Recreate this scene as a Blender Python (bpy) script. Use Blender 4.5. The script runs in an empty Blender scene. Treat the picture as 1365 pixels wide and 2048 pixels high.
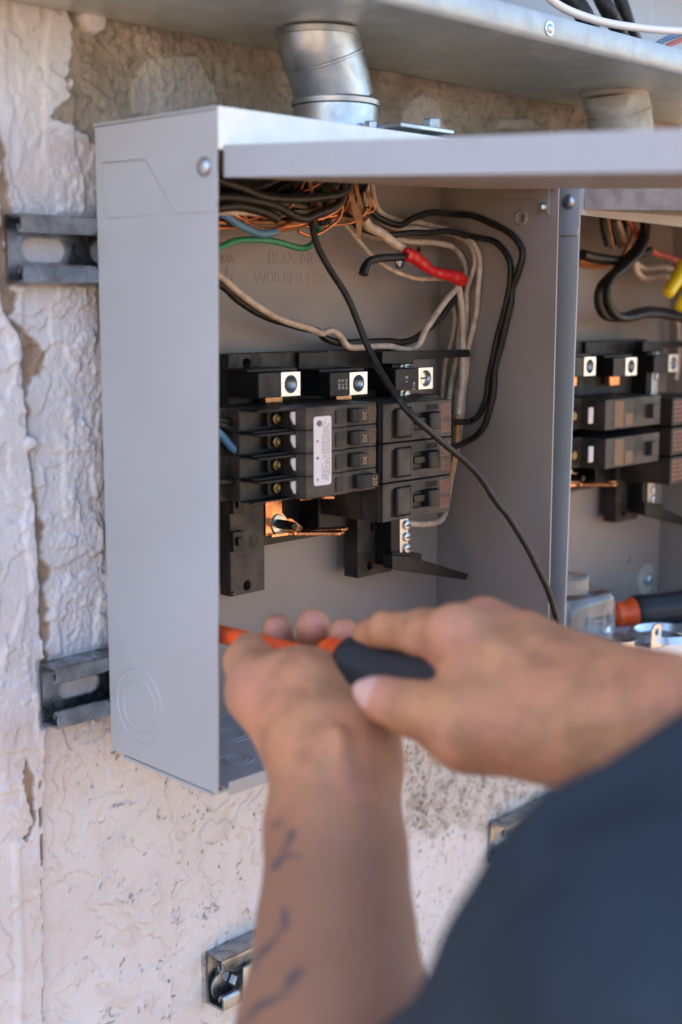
import bpy, bmesh, math, random
import numpy as np
from mathutils import Vector, Matrix, noise as mnoise
from mathutils.geometry import tessellate_polygon
random.seed(7); rng = np.random.default_rng(7)
D = bpy.data
SC = bpy.context.scene
COL = SC.collection
S = 0.001                       # everything below is written in millimetres
rad = math.radians

# ------------------------------------------------------------------ camera, sky, sun, exposure
FPX = 2694.0; YAW = rad(46.5); PITCH = rad(8.76); CZ = 1650.0
cam_d = D.cameras.new('camera'); cam = D.objects.new('camera', cam_d); COL.objects.link(cam)
cam.location = (0, 0, CZ*S)
cam.rotation_euler = (rad(90)-PITCH, 0, -YAW)
cam_d.sensor_fit = 'VERTICAL'; cam_d.sensor_height = 36.0
cam_d.lens = FPX/2048*36.0
cam_d.clip_start = 0.02; cam_d.clip_end = 500
cam_d.dof.use_dof = True; cam_d.dof.focus_distance = 0.965; cam_d.dof.aperture_fstop = 4.4
SC.camera = cam
w = D.worlds.new('World'); SC.world = w; w.use_nodes = True
nt = w.node_tree; bg = nt.nodes['Background']
sky = nt.nodes.new('ShaderNodeTexSky'); sky.sky_type = 'NISHITA'; sky.sun_disc = False
SUN_EL = rad(58); SUN_AZ = rad(-55)      # the sun stands behind the wall, which shades all we see
sky.sun_elevation = SUN_EL; sky.sun_rotation = SUN_AZ
sky.altitude = 100; sky.air_density = 1.0; sky.dust_density = 1.2; sky.ozone_density = 1.0
nt.links.new(sky.outputs[0], bg.inputs[0]); bg.inputs[1].default_value = 0.15
sun_d = D.lights.new('sun', 'SUN'); sun_d.energy = 5.0; sun_d.angle = rad(0.5); sun_d.color = (1, .93, .82)
sun = D.objects.new('sun', sun_d); COL.objects.link(sun)
sdir = Vector((math.sin(SUN_AZ)*math.cos(SUN_EL), math.cos(SUN_AZ)*math.cos(SUN_EL), math.sin(SUN_EL)))
sun.rotation_euler = sdir.to_track_quat('Z', 'Y').to_euler(); sun.location = (0, 0, 6)
SC.view_settings.view_transform = 'Standard'; SC.view_settings.look = 'None'
SC.view_settings.gamma = 1.0; SC.view_settings.exposure = 2.05; SC.view_settings.use_curve_mapping = False
SC.render.engine = 'CYCLES'; SC.cycles.use_denoising = True
SC.cycles.max_bounces = 8; SC.cycles.diffuse_bounces = 4

# ------------------------------------------------------------------ measured sight lines -> real points
_R = Vector((math.cos(YAW), -math.sin(YAW), 0))
_F = Vector((math.sin(YAW)*math.cos(PITCH), math.cos(YAW)*math.cos(PITCH), -math.sin(PITCH)))
_U = Vector((math.sin(YAW)*math.sin(PITCH), math.cos(YAW)*math.sin(PITCH), math.cos(PITCH)))
_O = Vector((0, 0, CZ))
def _ray(u, v): return _F + _R*((u-682.5)/FPX) - _U*((v-1024)/FPX)
def on(u, v, ax, val):
    d = _ray(u, v); return _O + d*((val-_O[ax])/d[ax])
def P(u, v, Y): return on(u, v, 1, Y)
def PX(u, v, X): return on(u, v, 0, X)
def PZ(u, v, Z): return on(u, v, 2, Z)
def PD(u, v, z): return _O + _ray(u, v)*z
def proj(a):      # n x 3 array (mm) -> u, v, depth ; used for placing the tattoo and checks
    q = a - np.array(_O); z = q@np.array(_F)
    return 682.5+FPX*(q@np.array(_R))/z, 1024-FPX*(q@np.array(_U))/z, z

# ------------------------------------------------------------------ materials
def mat(name, color, rough=.5, metal=0., var=None, vscale=30, bump=0., bscale=200, spec=None, coat=0., sss=0., rvar=0., vdetail=5):
    m = D.materials.new(name); m.use_nodes = True; t = m.node_tree; b = t.nodes['Principled BSDF']
    b.inputs['Base Color'].default_value = (*color, 1); b.inputs['Roughness'].default_value = rough
    b.inputs['Metallic'].default_value = metal
    if spec is not None: b.inputs['Specular IOR Level'].default_value = spec
    if coat: b.inputs['Coat Weight'].default_value = coat; b.inputs['Coat Roughness'].default_value = .25
    if sss:
        b.inputs['Subsurface Weight'].default_value = sss; b.inputs['Subsurface Radius'].default_value = (1, .35, .2)
        b.inputs['Subsurface Scale'].default_value = .004
    tc = t.nodes.new('ShaderNodeTexCoord')
    def noi(scale, det=5, dist=0.):
        n = t.nodes.new('ShaderNodeTexNoise'); n.inputs['Scale'].default_value = scale; n.inputs['Detail'].default_value = det
        n.inputs['Distortion'].default_value = dist
        t.links.new(tc.outputs['Object'], n.inputs['Vector']); return n
    if var is not None:
        n = noi(vscale, vdetail, .4); r = t.nodes.new('ShaderNodeMapRange')
        r.inputs[1].default_value = .35; r.inputs[2].default_value = .68
        t.links.new(n.outputs['Fac'], r.inputs[0])
        mx = t.nodes.new('ShaderNodeMix'); mx.data_type = 'RGBA'
        mx.inputs[6].default_value = (*color, 1); mx.inputs[7].default_value = (*var, 1)
        t.links.new(r.outputs[0], mx.inputs[0]); t.links.new(mx.outputs[2], b.inputs['Base Color'])
    if rvar:
        n = noi(vscale*1.7, 6, .8); r = t.nodes.new('ShaderNodeMapRange')
        r.inputs[1].default_value = .3; r.inputs[2].default_value = .7
        r.inputs[3].default_value = max(.03, rough-rvar); r.inputs[4].default_value = rough+rvar
        t.links.new(n.outputs['Fac'], r.inputs[0]); t.links.new(r.outputs[0], b.inputs['Roughness'])
    if bump:
        n = noi(bscale, 4); bp = t.nodes.new('ShaderNodeBump'); bp.inputs['Strength'].default_value = bump
        bp.inputs['Distance'].default_value = .001
        t.links.new(n.outputs['Fac'], bp.inputs['Height']); t.links.new(bp.outputs[0], b.inputs['Normal'])
    return m
M = {}
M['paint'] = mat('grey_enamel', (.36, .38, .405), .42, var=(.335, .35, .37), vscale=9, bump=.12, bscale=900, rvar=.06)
M['inside'] = mat('dusty_box_inside', (.265, .225, .205), .42, var=(.23, .195, .175), vscale=14, bump=.12, bscale=900, rvar=.06)  # browner and darker than the enamel: box shade painted in with the dust
M['flange'] = mat('chalky_white_enamel', (.92, .85, .74), .4, var=(.84, .77, .66), vscale=60, rvar=.1)  # grey enamel whitened: sunlight on the flange is put into its colour
M['lid'] = mat('lid_enamel', (.35, .375, .42), .30, var=(.325, .345, .38), vscale=12, rvar=.06)
M['lid_under'] = mat('scuffed_lid_enamel', (.36, .31, .28), .38, var=(.22, .18, .16), vscale=70, rvar=.1)  # lid enamel browned: bounced light, streaky reflections and shade put into the colour
M['galv'] = mat('galvanised_steel', (.52, .54, .49), .42, metal=.6, var=(.62, .64, .57), vscale=28, rvar=.14, bump=.08, bscale=120)
M['zinc'] = mat('bright_zinc', (.50, .53, .555), .40, metal=1., var=(.40, .43, .46), vscale=60, rvar=.1, bump=.12, bscale=400)
M['lipzinc'] = mat('chalky_zinc', (.36, .385, .39), .45, metal=.4, var=(.44, .465, .47), vscale=50, rvar=.1)
M['strut'] = mat('strut_steel', (.38, .42, .46), .30, metal=.95, var=(.20, .22, .235), vscale=70, rvar=.15, bump=.1)
M['rust'] = mat('rusty_edge', (.30, .16, .08), .8, var=(.18, .1, .06), vscale=200)
M['black'] = mat('black_plastic', (.006, .006, .007), .42, spec=.3, var=(.010, .009, .009), vscale=60, rvar=.08)
M['dblack'] = mat('dusty_black_plastic', (.014, .012, .011), .52, spec=.35, var=(.058, .045, .036), vscale=55, rvar=.1, bump=.2, bscale=700)
M['handleblk'] = mat('toggle_plastic', (.006, .006, .007), .38, spec=.35)
M['alum'] = mat('aluminium_lug', (.80, .79, .76), .33, metal=.85, var=(.7, .68, .64), vscale=150)
M['copper'] = mat('copper_bar', (.86, .42, .20), .26, metal=1., var=(.62, .26, .12), vscale=110, rvar=.08)
M['copperwire'] = mat('bare_copper_wire', (.72, .29, .12), .4, metal=.8, var=(.5, .17, .06), vscale=160)
M['brass'] = mat('brass_screw', (.20, .135, .06), .38, metal=1.)
M['wblack'] = mat('black_insulation', (.007, .0065, .0065), .45, spec=.35, var=(.022, .018, .015), vscale=160, rvar=.1)
M['wwhite'] = mat('aged_white_insulation', (.56, .45, .36), .5, var=(.36, .26, .19), vscale=120, rvar=.1)
M['wbrown'] = mat('scorched_insulation', (.42, .22, .08), .5, var=(.30, .12, .04), vscale=90)
M['wgreen'] = mat('green_insulation', (.03, .26, .12), .42, var=(.02, .19, .09), vscale=90)
M['wblue'] = mat('blue_insulation', (.10, .26, .42), .45, var=(.07, .18, .30), vscale=120)
M['wred'] = mat('red_insulation', (.45, .10, .08), .45)
M['tape'] = mat('red_tape', (.55, .012, .015), .32, var=(.40, .008, .01), vscale=200, bump=.5, bscale=260)
M['tan'] = mat('tan_kraft_paper', (.36, .18, .08), .8, var=(.22, .10, .045), vscale=150)
M['yellow'] = mat('yellow_connector', (.75, .55, .01), .4)
M['orange'] = mat('orange_handle', (.80, .10, .015), .38, var=(.70, .08, .012), vscale=60)
M['rubber'] = mat('black_grip', (.010, .013, .018), .5, spec=.4, var=(.016, .019, .025), vscale=120, bump=.3, bscale=900)
M['sticker'] = mat('white_sticker', (.66, .62, .63), .5)
M['ink'] = mat('grey_print', (.16, .15, .16), .6)
M['oprint'] = mat('orange_print', (.25, .10, .06), .6)
M['dprint'] = mat('amber_print', (.32, .21, .12), .6)
M['bprint'] = mat('brown_print', (.16, .085, .04), .6)
M['white_cable'] = mat('white_jacket', (.72, .68, .66), .4)
M['dirtyplastic'] = mat('dusty_white_fitting', (.58, .55, .50), .55, var=(.33, .27, .21), vscale=40, bump=.3)
M['shirt'] = mat('navy_cotton', (.022, .035, .051), .9, spec=.2, var=(.016, .024, .035), vscale=25, bump=.6, bscale=1500)
M['trousers'] = mat('dark_work_trousers', (.05, .05, .055), .9, var=(.07, .07, .075), vscale=30)
M['hair'] = mat('dark_hair', (.02, .014, .01), .5, bump=1., bscale=600)
M['shoe'] = mat('brown_boot', (.10, .06, .035), .6)
M['nail'] = mat('nail', (.54, .31, .26), .3, sss=.1)
M['washer'] = mat('zinc_washer', (.5, .55, .60), .3, metal=1., rvar=.1)
M['hole'] = mat('dark_recess', (.012, .012, .012), .8)

def skin_mat():
    m = mat('skin', (.44, .245, .165), .50, sss=.08, spec=.32); t = m.node_tree; b = t.nodes['Principled BSDF']
    tc = [n for n in t.nodes if n.type == 'TEX_COORD'][0]
    def noi(s, d=4):
        n = t.nodes.new('ShaderNodeTexNoise'); n.inputs['Scale'].default_value = s; n.inputs['Detail'].default_value = d
        t.links.new(tc.outputs['Object'], n.inputs['Vector']); return n
    def mix(fac, a, c):
        mx = t.nodes.new('ShaderNodeMix'); mx.data_type = 'RGBA'
        if hasattr(fac, 'links'): t.links.new(fac, mx.inputs[0])
        else: mx.inputs[0].default_value = fac
        for i, v in ((6, a), (7, c)):
            if isinstance(v, tuple): mx.inputs[i].default_value = (*v, 1)
            else: t.links.new(v, mx.inputs[i])
        return mx.outputs[2]
    def rng_(src, a, c, d=0., e=1.):
        r = t.nodes.new('ShaderNodeMapRange'); r.inputs[1].default_value = a; r.inputs[2].default_value = c
        r.inputs[3].default_value = d; r.inputs[4].default_value = e; t.links.new(src, r.inputs[0]); return r.outputs[0]
    c = mix(rng_(noi(22).outputs['Fac'], .38, .66), (.46, .225, .112), (.50, .21, .115))
    c = mix(rng_(noi(60, 6).outputs['Fac'], .4, .68, 0, .8), c, (.30, .14, .075))
    at = t.nodes.new('ShaderNodeAttribute'); at.attribute_name = 'red'
    c = mix(at.outputs['Fac'], c, (.56, .235, .19))
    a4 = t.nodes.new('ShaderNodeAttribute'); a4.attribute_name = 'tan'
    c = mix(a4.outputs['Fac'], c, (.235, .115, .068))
    a2 = t.nodes.new('ShaderNodeAttribute'); a2.attribute_name = 'ink'
    c = mix(a2.outputs['Fac'], c, (.055, .052, .062))
    a3 = t.nodes.new('ShaderNodeAttribute'); a3.attribute_name = 'vein'
    c = mix(a3.outputs['Fac'], c, (.25, .17, .15))
    t.links.new(c, b.inputs['Base Color'])
    v = t.nodes.new('ShaderNodeTexVoronoi'); v.inputs['Scale'].default_value = 700
    t.links.new(tc.outputs['Object'], v.inputs['Vector'])
    bp = t.nodes.new('ShaderNodeBump'); bp.inputs['Strength'].default_value = .6; bp.inputs['Distance'].default_value = .0009
    ad = t.nodes.new('ShaderNodeMath'); ad.operation = 'ADD'; n2 = noi(140, 6)
    t.links.new(v.outputs['Distance'], ad.inputs[0]); t.links.new(n2.outputs['Fac'], ad.inputs[1])
    t.links.new(ad.outputs[0], bp.inputs['Height']); t.links.new(bp.outputs[0], b.inputs['Normal'])
    return m
M['skin'] = skin_mat()

def wall_mat():
    m = D.materials.new('painted_stucco'); m.use_nodes = True; t = m.node_tree; b = t.nodes['Principled BSDF']
    b.inputs['Roughness'].default_value = .72
    tc = t.nodes.new('ShaderNodeTexCoord')
    def noi(s, d=5, dist=0.):
        n = t.nodes.new('ShaderNodeTexNoise'); n.inputs['Scale'].default_value = s; n.inputs['Detail'].default_value = d
        n.inputs['Distortion'].default_value = dist
        t.links.new(tc.outputs['Object'], n.inputs['Vector']); return n.outputs['Fac']
    def mix(fac, a, c):
        mx = t.nodes.new('ShaderNodeMix'); mx.data_type = 'RGBA'; t.links.new(fac, mx.inputs[0])
        for i, v in ((6, a), (7, c)):
            if isinstance(v, tuple): mx.inputs[i].default_value = (*v, 1)
            else: t.links.new(v, mx.inputs[i])
        return mx.outputs[2]
    def rg(src, a, c, d=0., e=1.):
        r = t.nodes.new('ShaderNodeMapRange'); r.inputs[1].default_value = a; r.inputs[2].default_value = c
        r.inputs[3].default_value = d; r.inputs[4].default_value = e; t.links.new(src, r.inputs[0]); return r.outputs[0]
    def at(nm):
        a = t.nodes.new('ShaderNodeAttribute'); a.attribute_name = nm; return a.outputs['Fac']
    paint = mix(rg(noi(14), .35, .65), (.655, .645, .67), (.61, .58, .585))
    paint = mix(rg(noi(55, 6, .6), .52, .72, 0, .6), paint, (.55, .475, .43))
    conc = mix(rg(noi(20, 8, .5), .35, .65), (.44, .375, .305), (.25, .20, .155))
    conc = mix(rg(noi(160, 6), .5, .7, 0, .8), conc, (.17, .14, .11))
    mort = mix(rg(noi(60, 6), .35, .65), (.40, .30, .21), (.25, .18, .125))
    c = mix(at('conc'), paint, conc); c = mix(at('mortar'), c, mort)
    c = mix(at('pit'), c, (.07, .055, .06))
    t.links.new(c, b.inputs['Base Color'])
    bp = t.nodes.new('ShaderNodeBump'); bp.inputs['Strength'].default_value = .7; bp.inputs['Distance'].default_value = .0009
    ad = t.nodes.new('ShaderNodeMath'); ad.operation = 'ADD'
    t.links.new(noi(420, 5), ad.inputs[0]); t.links.new(noi(1300, 3), ad.inputs[1])
    t.links.new(ad.outputs[0], bp.inputs['Height']); t.links.new(bp.outputs[0], b.inputs['Normal'])
    return m
M['wall'] = wall_mat()
M['ground'] = mat('dry_earth', (.34, .215, .125), .9, var=(.28, .175, .10), vscale=3, bump=1., bscale=40)
def glass_mat():
    m = D.materials.new('clear_plastic'); m.use_nodes = True; b = m.node_tree.nodes['Principled BSDF']
    b.inputs['Base Color'].default_value = (.93, .93, .92, 1); b.inputs['Roughness'].default_value = .08
    b.inputs['Transmission Weight'].default_value = .95; b.inputs['IOR'].default_value = 1.45
    return m
M['glass'] = glass_mat()

# ------------------------------------------------------------------ object helpers
def empty(name, loc, label, cat, group=None):
    o = D.objects.new(name, None); COL.objects.link(o); o.location = Vector(loc)*S; o.empty_display_size = .02
    o['label'] = label; o['category'] = cat
    if group: o['group'] = group
    return o
def tag(o, label, cat=None, group=None, kind=None):
    if label: o['label'] = label
    if cat: o['category'] = cat
    if group: o['group'] = group
    if kind: o['kind'] = kind
    return o
def root_loc(p):
    while p.parent: p = p.parent
    return Vector(p.location)/S
def make(name, geo, m, parent=None, origin=None, bevel=0., smooth=None, label=None, segs=2):
    """geo = (verts, faces) in mm, world axes; one mesh object, parented under its thing"""
    vs, fs = geo
    if parent is not None: org = root_loc(parent)
    elif origin is not None: org = Vector(origin)
    else: org = Vector(((min(v[0] for v in vs)+max(v[0] for v in vs))/2, (min(v[1] for v in vs)+max(v[1] for v in vs))/2, min(v[2] for v in vs)))
    me = D.meshes.new(name)
    a = (np.array([tuple(v) for v in vs], dtype=float)-np.array(org))*S
    me.from_pydata(a.tolist(), [], [tuple(int(i) for i in f) for f in fs]); me.update()
    bm = bmesh.new(); bm.from_mesh(me); bmesh.ops.recalc_face_normals(bm, faces=bm.faces); bm.to_mesh(me); bm.free()
    me.materials.append(m)
    o = D.objects.new(name, me); COL.objects.link(o)
    if parent is not None:
        o.parent = parent
    else: o.location = org*S
    if bevel:
        md = o.modifiers.new('bevel', 'BEVEL'); md.width = bevel*S; md.segments = segs; md.limit_method = 'ANGLE'; md.angle_limit = rad(35)
        md.harden_normals = False
    if smooth is None: smooth = 35
    me.shade_smooth(); me.set_sharp_from_angle(angle=rad(smooth))
    if label: o['label'] = label
    return o
def join(*gs):
    V = []; Fc = []
    for v, f in gs:
        n = len(V); V += [tuple(x) for x in v]; Fc += [tuple(i+n for i in q) for q in f]
    return V, Fc
def box(x0, x1, y0, y1, z0, z1):
    v = [(x, y, z) for z in (z0, z1) for y in (y0, y1) for x in (x0, x1)]
    return v, [(0, 2, 3, 1), (4, 5, 7, 6), (0, 1, 5, 4), (2, 6, 7, 3), (0, 4, 6, 2), (1, 3, 7, 5)]
def frame_of(d):
    d = Vector(d).normalized(); a = Vector((0, 0, 1)) if abs(d.z) < .9 else Vector((1, 0, 0))
    x = d.cross(a).normalized(); return x, d.cross(x).normalized(), d
def lathe(base, axis, prof, n=24, caps=True):
    """prof: list of (distance along axis, radius)"""
    x, y, d = frame_of(axis); b = Vector(base); V = []; Fc = []
    for h, r in prof:
        for k in range(n):
            t = 2*math.pi*k/n; V.append(b+d*h+(x*math.cos(t)+y*math.sin(t))*r)
    for i in range(len(prof)-1):
        for k in range(n):
            k2 = (k+1) % n; Fc.append((i*n+k, i*n+k2, (i+1)*n+k2, (i+1)*n+k))
    if caps: Fc.append(tuple(range(n-1, -1, -1))); Fc.append(tuple((len(prof)-1)*n+k for k in range(n)))
    return V, Fc
def cyl(a, b, r, n=20): a = Vector(a); b = Vector(b); return lathe(a, b-a, [(0, r), ((b-a).length, r)], n)
def ball(c, r, n=12, m_=8, sc=(1, 1, 1)):
    V = []; Fc = []
    for i in range(m_+1):
        p = math.pi*i/m_
        for k in range(n):
            t = 2*math.pi*k/n
            V.append((c[0]+r*sc[0]*math.sin(p)*math.cos(t), c[1]+r*sc[1]*math.sin(p)*math.sin(t), c[2]+r*sc[2]*math.cos(p)))
    for i in range(m_):
        for k in range(n): Fc.append((i*n+k, i*n+(k+1) % n, (i+1)*n+(k+1) % n, (i+1)*n+k))
    return V, Fc
def plate(outer, normal_axis, a, b, holes=()):
    """outline as 3-D points in a plane across normal_axis; thickness from coordinate a to b; holes too"""
    loops = [list(outer)]+[list(h) for h in holes]
    flat = [Vector(q) for l in loops for q in l]
    def setc(q, c): q = Vector(q); q[normal_axis] = c; return q
    lz = [[setc(q, 0) for q in l] for l in loops]
    tri = tessellate_polygon(lz); n = len(flat)
    V = [setc(q, a) for q in flat]+[setc(q, b) for q in flat]
    Fc = [tuple(t) for t in tri]+[tuple(i+n for i in reversed(t)) for t in tri]
    k = 0
    for l in loops:
        for i in range(len(l)):
            j = (i+1) % len(l); Fc.append((k+i, k+j, k+j+n, k+i+n))
        k += len(l)
    return V, Fc
def circle(c, r, axis, n=20, ry=None):
    ry = ry or r; out = []
    ax = [i for i in range(3) if i != axis]
    for k in range(n):
        t = 2*math.pi*k/n; q = list(c); q[ax[0]] += r*math.cos(t); q[ax[1]] += ry*math.sin(t); out.append(Vector(q))
    return out
def slot(c, L, r, y, n=8):
    out = []
    for s in (1, -1):
        for k in range(n+1):
            t = -math.pi/2+math.pi*k/n
            out.append(Vector((c[0]+s*(L/2+r*math.cos(t)), y, c[1]+s*r*math.sin(t))))
    return out
def smooth_path(pts, step=3.):
    pts = [Vector(p) for p in pts]; ext = [pts[0]*2-pts[1]]+pts+[pts[-1]*2-pts[-2]]; out = []
    for i in range(1, len(ext)-2):
        p0, p1, p2, p3 = ext[i-1:i+3]; n = max(2, int((p2-p1).length/step))
        for k in range(n):
            t = k/n; out.append(.5*((2*p1)+(-p0+p2)*t+(2*p0-5*p1+4*p2-p3)*t*t+(-p0+3*p1-3*p2+p3)*t**3))
    out.append(pts[-1]); return out
def sweep(path, r, n=8, rfun=None, flat=1.):
    V = []; Fc = []; x = None
    L = len(path)
    for i, p in enumerate(path):
        d = (path[min(i+1, L-1)]-path[max(i-1, 0)]).normalized()
        if x is None: x, y, _ = frame_of(d)
        else:
            x = (x-d*x.dot(d)).normalized(); y = d.cross(x)
        rr = rfun(i/(L-1)) if rfun else r
        for k in range(n):
            t = 2*math.pi*k/n; V.append(p+(x*math.cos(t)+y*math.sin(t)*flat)*rr)
    for i in range(L-1):
        for k in range(n): Fc.append((i*n+k, i*n+(k+1) % n, (i+1)*n+(k+1) % n, (i+1)*n+k))
    Fc.append(tuple(range(n-1, -1, -1))); Fc.append(tuple((L-1)*n+k for k in range(n)))
    return V, Fc
def bar_strip(poly2, x0, x1):
    """open profile polyline [(y,z)] extruded along X as a thin sheet already given as closed loop"""
    n = len(poly2)
    V = [(x0, y, z) for y, z in poly2]+[(x1, y, z) for y, z in poly2]
    cap = tessellate_polygon([[Vector((y, z, 0)) for y, z in poly2]])
    Fc = [tuple(t) for t in cap]+[tuple(i+n for i in reversed(t)) for t in cap]
    Fc += [(i, (i+1) % n, (i+1) % n+n, i+n) for i in range(n)]
    return V, Fc
def sheet_loop(center, th):
    """offset an open polyline (y,z) into a closed thin loop"""
    c = [Vector((a, b)) for a, b in center]; L = []; Rr = []
    for i, p in enumerate(c):
        d0 = (c[i]-c[i-1]).normalized() if i else (c[1]-c[0]).normalized()
        d1 = (c[i+1]-c[i]).normalized() if i < len(c)-1 else d0
        n0 = Vector((-d0.y, d0.x)); n1 = Vector((-d1.y, d1.x)); nn = (n0+n1).normalized()
        k = th/2/max(.4, nn.dot(n0)); L.append(p+nn*k); Rr.append(p-nn*k)
    return [(q.x, q.y) for q in L]+[(q.x, q.y) for q in reversed(Rr)]
def text(name, body, size, loc, m, parent, rot=(90, 0, 0), extrude=.05, label=None, sx=1.):
    c = D.curves.new(name, 'FONT'); c.body = body; c.size = size*S; c.extrude = extrude*S; c.align_x = 'CENTER'; c.align_y = 'CENTER'
    t_ = D.objects.new('type', c); COL.objects.link(t_)
    me = D.meshes.new_from_object(t_.evaluated_get(bpy.context.evaluated_depsgraph_get())); D.objects.remove(t_); D.curves.remove(c)
    me.name = name; me.materials.clear(); me.materials.append(m); o = D.objects.new(name, me); COL.objects.link(o)
    o.parent = parent; o.location = (Vector(loc)-root_loc(parent))*S; o.rotation_euler = [rad(a) for a in rot]; o.scale = (sx, 1, 1)
    if label: o['label'] = label
    return o
def child_copy(root, loc, label, group=None, skip=()):
    r = root.copy(); COL.objects.link(r); r.location = Vector(loc)*S; r['label'] = label
    if group: r['group'] = group
    for ch in list(root.children):
        if ch.name.split('.')[0] in skip: continue
        c = ch.copy(); COL.objects.link(c); c.parent = r
        for g in list(ch.children):
            d = g.copy(); COL.objects.link(d); d.parent = c
    return r
def screw_head(base, axis, r=4., h=2.4, n=16):
    return lathe(base, axis, [(0, r), (h*.35, r*.98), (h*.75, r*.78), (h, r*.35)], n)

# ------------------------------------------------------------------ numpy noise
def perlin(x, y, seed=0):
    r = np.random.default_rng(seed); G = r.random((256, 256))*2*np.pi
    xi = np.floor(x).astype(int); yi = np.floor(y).astype(int); xf = x-xi; yf = y-yi
    def g(ix, iy, dx, dy):
        a = G[ix & 255, iy & 255]; return np.cos(a)*dx+np.sin(a)*dy
    u = xf**3*(xf*(xf*6-15)+10); v = yf**3*(yf*(yf*6-15)+10)
    a = g(xi, yi, xf, yf); b = g(xi+1, yi, xf-1, yf); c = g(xi, yi+1, xf, yf-1); d = g(xi+1, yi+1, xf-1, yf-1)
    return (a*(1-u)+b*u)*(1-v)+(c*(1-u)+d*u)*v
def fbm(x, y, oct=5, seed=0, gain=.5):
    s = 0; a = 1.
    for o in range(oct): s = s+a*perlin(x*2**o+17.3*o, y*2**o-9.1*o, seed+o); a *= gain
    return s
def sstep(x, a, b): t = np.clip((x-a)/(b-a), 0, 1); return t*t*(3-2*t)
def seg_dist(X, Z, pl):
    best = np.full(X.shape, 1e9)
    for (a, b), (c, d) in zip(pl[:-1], pl[1:]):
        vx, vz = c-a, d-b; L2 = vx*vx+vz*vz+1e-9
        t = np.clip(((X-a)*vx+(Z-b)*vz)/L2, 0, 1); best = np.minimum(best, np.hypot(X-a-t*vx, Z-b-t*vz))
    return best
def inside_poly(X, Z, pl):
    c = np.zeros(X.shape, bool); n = len(pl)
    for i in range(n):
        (a, b), (e, f) = pl[i], pl[i-1]
        if b == f: continue
        c ^= ((b > Z) != (f > Z)) & (X < (e-a)*(Z-b)/(f-b)+a)
    return c

# ================================================================== GROUND AND WALL
YW = 717.0                       # wall face
g = D.meshes.new('ground'); g.from_pydata([(-40, -60, 0), (60, -60, 0), (60, 60, 0), (-40, 60, 0)], [], [(0, 1, 2, 3)])
g.materials.append(M['ground']); go = D.objects.new('ground', g); COL.objects.link(go); tag(go, None, kind='structure')

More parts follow.
